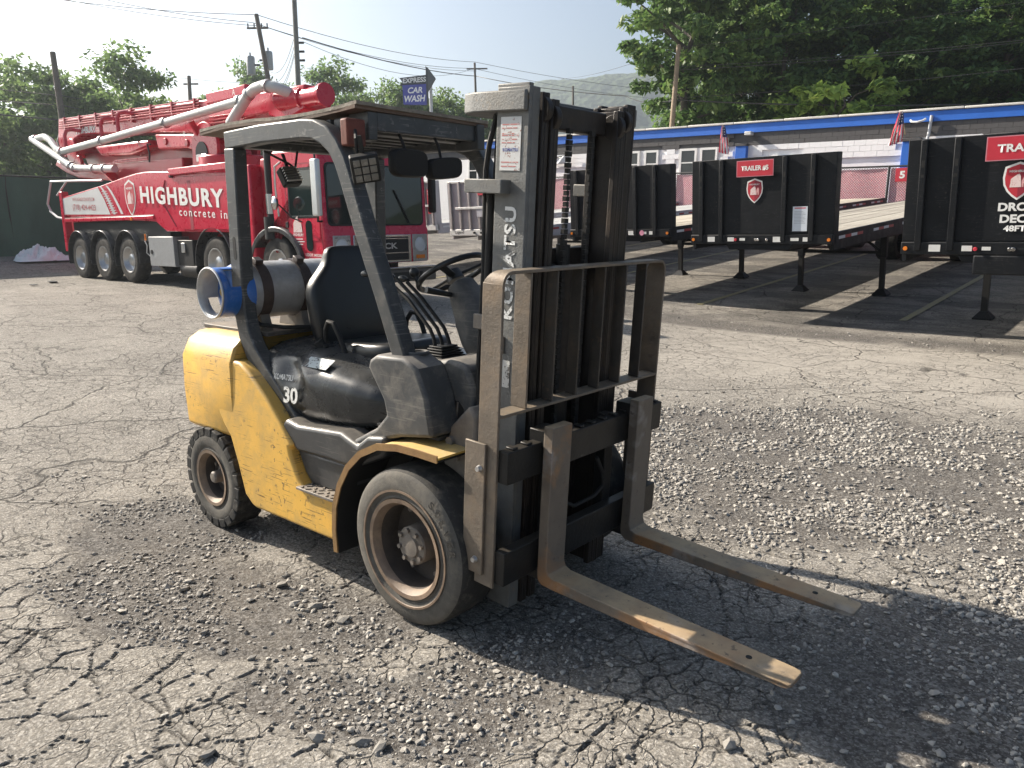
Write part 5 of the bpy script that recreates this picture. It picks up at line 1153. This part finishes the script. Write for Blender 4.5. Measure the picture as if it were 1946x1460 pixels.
# painted bay lines, each on the asphalt between two trailers
YL = worn_letter('bay_paint', (.30,.26,.10), (.20,.185,.16), 1.3)
for i, x in enumerate((-1.17,-4.9,-8.75,-12.7)):
    ys = np.linspace(11.3, 23.5, 40); V = []
    for y in ys:
        for dx in (-.06,.06): V.append((x+dx, y, float(ground_z(np.array([x+dx]),np.array([y]))[0])+.012))
    o = MB().add(V, [(2*k,2*k+1,2*k+3,2*k+2) for k in range(39)]).build('bay_line', YL, smooth=0); tag(o, 'worn yellow bay line painted between two trailers', kind='structure')

# ------------------------------------------------------------------ trees
LF1 = leafmat('leaves_dark', (.035,.08,.024), (.11,.19,.05), (.27,.34,.09)); LF2 = leafmat('leaves_mid', (.06,.11,.04), (.12,.19,.065), (.22,.29,.10)); LF3 = leafmat('leaves_bright', (.10,.18,.035), (.20,.30,.06), (.34,.42,.10))
BARK = paint('bark', (.09,.075,.06), .9, .3, 6, (.05,.04,.035), .5, 6, bump=.8, bscale=12)
def crown_mesh(seed, rx, rz, zc, nclump, nleaf, ls, cl, mat, hollow=.35, droop=.3, la=1.):
    rng = np.random.default_rng(seed)
    d = rng.normal(0,1,(nclump,3)); d /= np.linalg.norm(d,axis=1)[:,None]; r = (hollow**3+(1-hollow**3)*rng.uniform(0,1,nclump))**(1/3.)
    lob = 1+la*(.22*np.sin(d[:,0]*4+seed)+.18*np.sin(d[:,2]*5+seed*2)+rng.uniform(-.14,.14,nclump))
    C = d*(r*lob)[:,None]*np.array([rx,rx,rz]); C[:,2] += zc; C[:,2] -= .18*np.hypot(C[:,0],C[:,1])*0
    ci = rng.integers(0,nclump,nleaf); csz = cl*rng.uniform(.6,1.35,nclump); off = rng.normal(0,1,(nleaf,3)); off /= np.linalg.norm(off,axis=1)[:,None]; off *= (rng.uniform(0,1,nleaf)**.45)[:,None]*csz[ci][:,None]*np.array([1.15,1.15,.62])
    P = C[ci]+off; s = ls*rng.uniform(.6,1.4,nleaf)
    nrm = off/np.linalg.norm(off,axis=1)[:,None]*.6+rng.normal(0,.6,(nleaf,3)); nrm[:,2] += .7; nrm /= np.linalg.norm(nrm,axis=1)[:,None]
    a = rng.normal(0,1,(nleaf,3)); u = np.cross(nrm,a); u /= np.linalg.norm(u,axis=1)[:,None]; v = np.cross(nrm,u)
    u[:,2] -= droop*.5
    V = np.stack([P-u*s[:,None], P+v*(s*.55)[:,None]-nrm*(s*.12)[:,None], P+u*s[:,None]-np.array([0,0,1])*(s*.25)[:,None], P-v*(s*.55)[:,None]-nrm*(s*.12)[:,None]],1).reshape(-1,3)
    Fc = np.arange(nleaf*4).reshape(-1,4)
    tint = np.clip(.42+.30*(rng.uniform(0,1,nclump)[ci]-.5)+rng.normal(0,.16,nleaf),0,1)
    return V, Fc, np.repeat(tint,4), C
def tree_data(seed, h, rx, z0, nclump, nleaf, ls, cl, mat, hollow=.35, tr=.22, la=1.):
    rz = (h-z0)/2; zc = z0+rz; V, Fc, tint, C = crown_mesh(seed, rx, rz, zc, nclump, nleaf, ls, cl, mat, hollow, .3, la)
    o = mesh_np('crown', V, Fc, mat); a = o.data.attributes.new('tint','FLOAT','POINT'); a.data.foreach_set('value', tint.astype(np.float32)); cm = o.data; bpy.data.objects.remove(o)
    rng = random.Random(seed); m = MB(); top = h*.8
    tk = [(rng.uniform(-.1,.1)*k, rng.uniform(-.1,.1)*k, top*k/6) for k in range(7)]; m.tube([(0,0,-1.5)]+tk, [tr*1.4]+[tr*(1.15-.16*k) for k in range(7)], 9)
    o = m.build('trunk', BARK, smooth=50); tm = o.data; bpy.data.objects.remove(o)
    lm = []
    idx = sorted(range(len(C)), key=lambda i: -np.hypot(C[i,0],C[i,1])); pick = idx[::max(1,len(idx)//16)][:16]
    for i in pick:
        e = Vector(C[i]); zz = max(z0*.55, min(top*.95, e.z-.5*math.hypot(e.x,e.y)-.3)); k = zz/top*6; j = min(5,int(k)); b = Vector(tk[j]).lerp(Vector(tk[j+1]), k-j)
        mid = b.lerp(e,.5)+Vector((rng.uniform(-.2,.2),rng.uniform(-.2,.2),.25)); r0 = tr*.38
        q = MB().tube([b,b.lerp(mid,.5),mid,mid.lerp(e,.5),e], [r0,r0*.8,r0*.6,r0*.4,r0*.15], 6).build('limb', BARK, smooth=50); lm.append(q.data); bpy.data.objects.remove(q)
    return cm, tm, lm
def put_tree(data, p, label, name, group=None, rz=0, sc=(1,1,1)):
    T = thing(name, label, 'tree', p, rz, group); T.scale = sc
    for nm, me in [('crown',data[0]),('trunk',data[1])]+[('limb',l) for l in data[2]]:
        o = bpy.data.objects.new(nm, me); COL.objects.link(o); o.parent = T
    return T
TA_ = [tree_data(3+i, 17, 3.5, 2.2, 120, 17000, .19, .8, LF1, .45, .3) for i in range(2)]+[tree_data(9, 15, 3.3, 1.4, 115, 16000, .19, .8, LF2, .4, .28)]
TB_ = [tree_data(21+i, 12.5, 3.7, 1.6, 110, 17000, .17, 1.0, LF2, .3, .2, .5) for i in range(2)]
TC_ = tree_data(31, 5.6, 1.7, .8, 46, 4200, .17, .45, LF3, .2, .09)
TS_ = tree_data(41, 4.2, 2.4, .0, 40, 4500, .12, .7, LF2, .3, .1)
WL = ['tall dark broadleaf tree on the slope whose trunk stands behind the flag with the light box','dark leafy tree crowding the slope behind the block building']
def wood():
    # front row, then a row behind filling the slope
    rows = [(1305,41,0,'tall leafy tree at the open end of the wooded slope, vines down to the roof',1.0),(1405,46,2,'green tree between the end tree and the bright sapling',1.0)]
    put = []
    for u, D, k, lab, s in rows: put.append((u,D,k,lab,s,None))
    for u, D, k in ((1480,43,1),(1590,44,0),(1700,43,1),(1800,44,0),(1890,43,1),(1985,44,0),(1360,53,1),(1450,54,0),(1540,54,1),(1640,54,0),(1745,54,1),(1850,55,0),(1960,55,1),(2080,48,0)):
        put.append((u,D,k,WL[1],1.0,'dark trees on the wooded slope'))
    for i, (u, D, k, lab, s, g) in enumerate(put):
        p = at(u, 230, D); z = 1.2+max(0,(D-42))*.38+(.4 if u > 1500 else 0)*3
        put_tree(TA_[k], (p.x,p.y,z), lab, 'broadleaf_tree', g, i*1.3, (1,1,(.95 if i < 2 else .62+.22*((i*37) % 5)/4 if D < 46 else .95+.2*((i*31) % 5)/4)))
wood()
p = at(1592,240,36.5); put_tree(TC_, (p.x,p.y,2.9), 'bright yellow-green sapling standing just above the roof edge', 'sapling', None, .4, (1.35,1.35,1.1))
for u, D, z, s in ((1250,37,1.0,1.0),(1345,38,1.6,1.0),(1440,39,1.8,.9),(1530,40,2.2,.9)):
    p = at(u,240,D); put_tree(TS_, (p.x,p.y,z), 'low green shrub growing behind the building roof', 'shrub', 'shrubs behind the roof', u*.3, (s,s,s*1.15))
LF2B = leafmat('leaves_backlit', (.08,.14,.05), (.16,.24,.08), (.28,.35,.13))
for n_ in LF2B.node_tree.nodes:
    if n_.type == 'MIX_SHADER': n_.inputs[0].default_value = .6
for d_ in TB_: d_[0].materials[0] = LF2B
LT = [(25,44,0,.80,'airy green tree behind the green fence with a dark pole beside it'),(118,40,1,.80,'airy green tree rising behind the pole at the truck tail'),(240,41,0,.80,'airy green tree standing above the folded boom, between two poles'),(330,47,1,.74,'smaller airy green tree above the boom beside the thin far pole'),(-60,36,1,.66,'airy green tree at the end of the green fence'),(180,46,0,.78,'airy green tree showing between the two taller trees over the boom'),(285,50,1,.80,'airy green tree partly hidden by the boom pipe line')]
for i, (u, D, k, s, lab) in enumerate(LT):
    p = at(u,300,D); put_tree(TB_[k], (p.x,p.y,.5), lab, 'broadleaf_tree', None, i*2.1, (s,s,s))
for i, (u, D, s) in enumerate(((60,33,.75),(170,36,.8),(20,30,.62),(300,40,.8))):
    p = at(u,330,D); put_tree(TS_, (p.x,p.y,.6), 'leafy shrub growing along the back of the green fence', 'shrub', 'shrubs behind the green fence', i, (s,s,s))
for u, D, s, k in ((470,72,1.12,0),(520,75,1.1,1),(632,70,1.08,0),(690,74,1.05,1),(740,72,.98,0),(845,74,1.0,1),(900,76,.9,0),(955,78,.9,1),(560,74,1.0,1),(790,76,.9,0)):
    p = at(u,300,D); put_tree(TB_[k], (p.x,p.y,2.5), 'pale green tree far beyond the pump truck boom', 'broadleaf_tree', 'far trees beyond the pump truck', u, (s*1.05,s*1.05,s*.96))

# wooded slope under the trees (terrain) and the far hill
def terrain(name, label, X, Yy, Z, mat):
    nx, ny = X.shape; V = np.stack([X.ravel(),Yy.ravel(),Z.ravel()],1); i = (np.arange(nx-1)[:,None]*ny+np.arange(ny-1)[None]).ravel()
    o = mesh_np(name, V, np.stack([i,i+ny,i+ny+1,i+1],1), mat, smooth=True); return tag(o, label, kind='structure')
t = NT('slope_soil'); SLM = t.fin(t.mix(t.noise(2,6,.6), (.02,.035,.012,1), (.05,.06,.025,1)), .95)
X, Yy = np.meshgrid(np.linspace(-24,45,60), np.linspace(39.5,90,40), indexing='ij'); terrain('slope', 'leafy ground of the wooded slope', X, Yy, -.2+.36*np.maximum(0,Yy-40.5)*sstep(-24,-10,X)+.4*fbm(X*.4,Yy*.4,5), SLM)
def far_hill():
    c = at(1120,400,800); e1 = Vector((rt.x,rt.y,0)).normalized(); e2 = Vector((fw.x,fw.y,0)).normalized()
    s_, t_ = np.meshgrid(np.linspace(-260,900,260), np.linspace(-260,200,90), indexing='ij')
    prof = 160*sstep(-125,-55,s_)*(.93+.05*np.sin(s_/150+.3)); fall = np.exp(-(t_/150)**2); n = fbm(s_/14,t_/14,7,4)
    Z = prof*fall+(n-.4)*9*sstep(-120,0,s_)-6
    X = c.x+e1.x*s_+e2.x*t_; Yy = c.y+e1.y*s_+e2.y*t_
    t = NT('hill_forest'); P = t.n('ShaderNodeNewGeometry').outputs['Position']; a = t.noise(.12,8,.7,co=P); b = t.voro(.16,'F1',co=P)
    HM = t.fin(t.mix(t.ramp(t.math('ADD',a,t.math('MULTIPLY',b,.25)),.45,.85), (.02,.045,.016,1), (.07,.11,.035,1)), .9, 0, t.bump(t.math('ADD',a,b),1.,3.))
    terrain('far_hill', 'hazy wooded hill in the distance', X, Yy, Z, HM)
far_hill()

# ------------------------------------------------------------------ utility poles, wires, roadside sign
PW = paint('pole_wood', (.115,.09,.07), .85, .25, 5, (.06,.05,.04), .4, 5, bump=.5, bscale=20); PGR = paint('pole_grey', (.16,.16,.14), .8, .2, 5, bump=.4, bscale=20); WIRE = plain('wire', (.02,.02,.02), .6)
def pole(label, u0, v0, u1, v1, D, r=.13, mat=PW, ext=0, grp=None):
    a = at(u0,v0,D); b = at(u1,v1,D); d = (b-a).normalized(); base = a+d*((a.z+.5)/-d.z); T = thing('utility_pole', label, 'pole', base, 0, grp)
    MB().tube([(0,0,0), (a-base)+(a-b).normalized()*ext], [r*1.25,r*.85], 12).build('shaft', mat, T); return T, a-base
T1, t1 = pole('leaning wooden pole carrying two grey transformer cans', 487,28,511,158,52,.17)
Ru = Vector((rt.x,rt.y,0)).normalized()
MB().bar(t1+Vector((0,0,-.85))-Ru*.7, t1+Vector((0,0,-.85))+Ru*.75, .09, .11).build('crossarm', PW, T1)
for s, dz in ((-1,-3.2),(1,-2.9)):
    c = t1+Vector((0,0,dz))+Ru*(.62*s); q = MB().lathe([(0,-.62),(.26,-.62),(.28,-.55),(.28,.5),(.24,.56),(0,.6)], c, (0,0,1), 18).build('transformer', paint('can_grey', (.33,.36,.38), .5, .1), T1, smooth=40)
    MB().cyl(c+Vector((0,0,.55)), c+Vector((0,0,.8)), .05, 8).build('bushing', DARK, q)
    MB().bar(c, t1+Vector((0,0,dz)), .08, .12).build('hanger', DARK, T1)
MB().box(t1+Vector((.1,0,-4.6))+Ru*.25, (.5,.35,.75)).build('meter_box', paint('can_grey', (.33,.36,.38)), T1, bev=.04)
for s in (-.62,-.2,.3,.68): MB().cyl(t1+Vector((0,0,-.8))+Ru*s, t1+Vector((0,0,-.55))+Ru*s, .045, 8).build('insulator', DARK, T1)
T2_, t2 = pole('tall grey pole rising out of sight beside the transformer pole', 559,0,567,165,46,.15,PGR,6)
for z in (-2.4,-2.9,-3.4): MB().cyl(t2+Vector((0,0,z)), t2+Vector((0,0,z))+Ru*.42, .07, 8).build('insulator', DARK, T2_)
T3_, t3 = pole('thin far pole with a short crossarm right of the car wash sign', 902,120,905,205,85,.14)
MB().bar(t3+Vector((0,0,-.6))-Ru*.9, t3+Vector((0,0,-.6))+Ru*1.4, .12, .14).build('crossarm', PW, T3_)
T4_, t4 = pole('bare wooden pole in front of the trees behind the block building', 1290,86,1277,240,38,.13,paint('pole_tan', (.24,.18,.12), .85, .2, 5, bump=.4, bscale=20))
T5_, t5 = pole('dark wooden pole behind the tail of the pump truck boom', 100,100,118,225,34,.14,PW)
T6_, t6 = pole('short dark leaning pole behind the green fence', 3,247,18,330,38,.13,PW); MB().bar(t6+Vector((0,0,-.5))-Ru*.6, t6+Vector((0,0,-.5))+Ru*1.3, .07, .08).build('crossarm', PW, T6_)
T7_, t7 = pole('thin far pole with crossarm above the middle of the boom', 359,145,362,200,62,.17); MB().bar(t7+Vector((0,0,-.6))-Ru*.5, t7+Vector((0,0,-.6))+Ru*.7, .1, .12).build('crossarm', PW, T7_)
T8_, t8 = pole('thin distant pole in front of the hazy hill', 1089,164,1089,220,95,.14)
def wire(label, pts, sag, r=.018, grp=None):
    P = [at(*p) for p in pts]; out = []
    for a, b in zip(P[:-1],P[1:]):
        for k in range(14): s = k/14; q = a.lerp(b,s); q.z -= sag*4*s*(1-s)*(a-b).length/30; out.append(q)
    out.append(P[-1]); o = MB().tube(out, r, 5).build('power_line', WIRE, smooth=60); tag(o, label, 'wire', grp)
wire('upper wire running from the transformer pole to the thin far pole', [(60,-8,50),(487,28,52),(902,118,85),(1400,180,110)], .5, .022)
wire('middle wire running from the transformer pole to the thin far pole', [(150,-12,50),(480,43,52),(898,130,85),(1400,195,112)], .6, .02)
wire('lower wire passing the crossarm of the transformer pole', [(60,-14,48),(500,50,52),(906,135,85)], .6, .018)
wire('thick black cable running from the tall grey pole towards the wooded slope', [(575,72,46),(905,145,75),(1190,183,60),(1283,190,38),(1946,196,34)], .35, .035)
wire('thin service wire from the tall grey pole', [(577,80,46),(898,131,85)], .9, .016)
for i, (v0, v1) in enumerate(((104,75),(122,92),(140,106),(150,112))):
    wire('slack lead looping between the transformer pole and the tall grey pole', [(506,v0+25,52),(560,v1-8,46)], 4.5, .014, 'slack leads by the transformers')
wire('upper black wire crossing the trees behind the green fence', [(-40,165,34),(118,182,34),(330,203,60)], .2, .016)
wire('lower black wire crossing the trees behind the green fence', [(-40,188,34),(118,200,34),(240,212,60)], .2, .02)
wire('thick black cable ending at the tail of the boom', [(-40,214,33),(110,228,34),(420,255,60)], .15, .035)
wire('thin wire from the far pole over the boom towards the transformer pole', [(-30,108,60),(359,150,62),(490,158,60)], .3, .016)
wire('twin bright wire stretched across the wooded slope', [(1204,167,60),(1288,133,38),(1946,80,33)], .25, .018)
wire('second wire stretched across the wooded slope just below the twin wire', [(1190,160,60),(1288,127,38),(1946,76,33)], .22, .014)
wire('low thin wire slung across the wooded slope', [(1286,186,38),(1946,130,33)], .25, .014)
wire('faint wire rising to the pole in front of the trees', [(1060,150,90),(1290,90,38),(1946,4,34)], .2, .012)

def build_carwash():
    D = 55; k = D/1463.63; o = at(790,170,D); T = thing('arrow_sign', 'arrow shaped roadside sign reading EXPRESS CAR WASH', 'sign', (o.x,o.y,o.z-8)); c = Vector((0,0,8))
    U = Vector((0,0,1)); N = -Vector((fw.x,fw.y,0)).normalized(); A = Ru
    def pt(u, v, d): return c+A*((u-790)*k)-U*((v-170)*k)+N*d
    def slab(pts, d0, d1, nm, mat):
        n = len(pts); vs = [pt(u,v,d) for d in (d0,d1) for u,v in pts]; return MB().add(vs, [tuple(range(n)),tuple(range(2*n-1,n-1,-1))]+[(i,(i+1) % n,n+(i+1) % n,n+i) for i in range(n)]).build(nm, mat, T)
    CHR = plain('sign_charcoal', (.045,.05,.06), .5); BLU = plain('sign_blue', (.06,.07,.34), .4)
    a = slab([(761,151),(811,146),(811,161),(761,164),(766,158)], 0, .35, 'top_panel', CHR); b = slab([(766,164),(811,162),(811,199),(767,198)], 0, .35, 'lower_panel', BLU)
    slab([(811,130),(829,152),(814,175),(814,197),(811,199)], -.02, .38, 'arrow_head', CHR); slab([(814,132),(829,152),(815,173)], .38, .40, 'arrow_face', plain('arrow_grey', (.09,.1,.11), .5))
    W = plain('sign_white', (.75,.77,.78), .5)
    text('lettering', 'EXPRESS', W, a, pt(789,155,.35), A*1+U*.06, U, 44*k, 9*k, off=.03, depth=.01, shear=.05); text('lettering', 'CAR', W, b, pt(790,173,.35), A+U*.04, U, 28*k, 11*k, off=.03, depth=.01, shear=.2); text('lettering', 'WASH', W, b, pt(789,188,.35), A+U*.04, U, 40*k, 12*k, off=.03, depth=.01, shear=.2)
    q = pt(818,160,-.2); MB().cyl((q.x,q.y,-8), q, .12, 12).build('post', plain('post_pale', (.45,.47,.5), .5), T)
build_carwash()

# white tarp heaped by the green fence, and scraps on the asphalt
def heap():
    p = (-22.4, 5.35); z = gh(*p); n, m = 90, 60; vs = []
    X, Yy = np.meshgrid(np.linspace(-.55,.55,m), np.linspace(-.75,.75,n), indexing='ij'); r = np.sqrt((X/.55)**2+(Yy/.75)**2)
    Z = np.maximum(0,1.0*np.clip(1-r,0,1)**.5*np.clip(fbm(X*3.2+3,Yy*3.2+8,9)-.12,0,1)+1.0*np.abs(fbm(X*4.5+2*Yy,Yy*4.5,19)-.47)*np.clip(1.15-r,0,1)-.25*np.abs(fbm(X*9,Yy*9,29)-.47)*np.clip(1.1-r,0,1)); Z *= (r < 1.02)*.95
    i = (np.arange(m-1)[:,None]*n+np.arange(n-1)[None]).ravel()
    o = mesh_np('tarp', np.stack([X.ravel()+p[0],Yy.ravel()+p[1],Z.ravel()+z],1), np.stack([i,i+n,i+n+1,i+1],1), plain('tarp_white', (.74,.80,.79), .5), smooth=True); tag(o, 'crumpled white tarp heaped at the foot of the green fence', 'tarp')
heap()
for x, y, s, lab in ((-17.8,4.0,.25,'dark scrap of rubber lying near the rear truck wheels'),(-17.2,3.4,.18,'small dark scrap on the asphalt beside the rubber scrap')):
    V, Fc = rock_shape(int(x*-10)); o = mesh_np('scrap', V*np.array([s,s*.6,s*.18]), Fc, DARK); o.location = (x,y,gh(x,y)+.03); tag(o, lab, 'debris')
# ------------------------------------------------------------------ hazy air round the lot and out to the far hill
def build_haze():
    t = bpy.data.materials.new('haze'); t.use_nodes = True; nt = t.node_tree; nt.nodes.clear()
    v = nt.nodes.new('ShaderNodeVolumePrincipled'); v.inputs['Color'].default_value = (.80,.90,1.0,1); v.inputs['Density'].default_value = HAZE_D; v.inputs['Anisotropy'].default_value = .65
    o = nt.nodes.new('ShaderNodeOutputMaterial'); nt.links.new(v.outputs[0], o.inputs['Volume'])
    h = MB().bx(-1700,1100,-700,2000,-9,215).build('haze', t, smooth=0); tag(h, 'pale summer haze over the whole valley', 'haze', kind='stuff'); h.display_type = 'WIRE'
HAZE_D = .0008
build_haze()
SC.cycles.max_bounces = 6; SC.cycles.diffuse_bounces = 3; SC.cycles.glossy_bounces = 3; SC.cycles.transparent_max_bounces = 4; SC.cycles.volume_bounces = 0
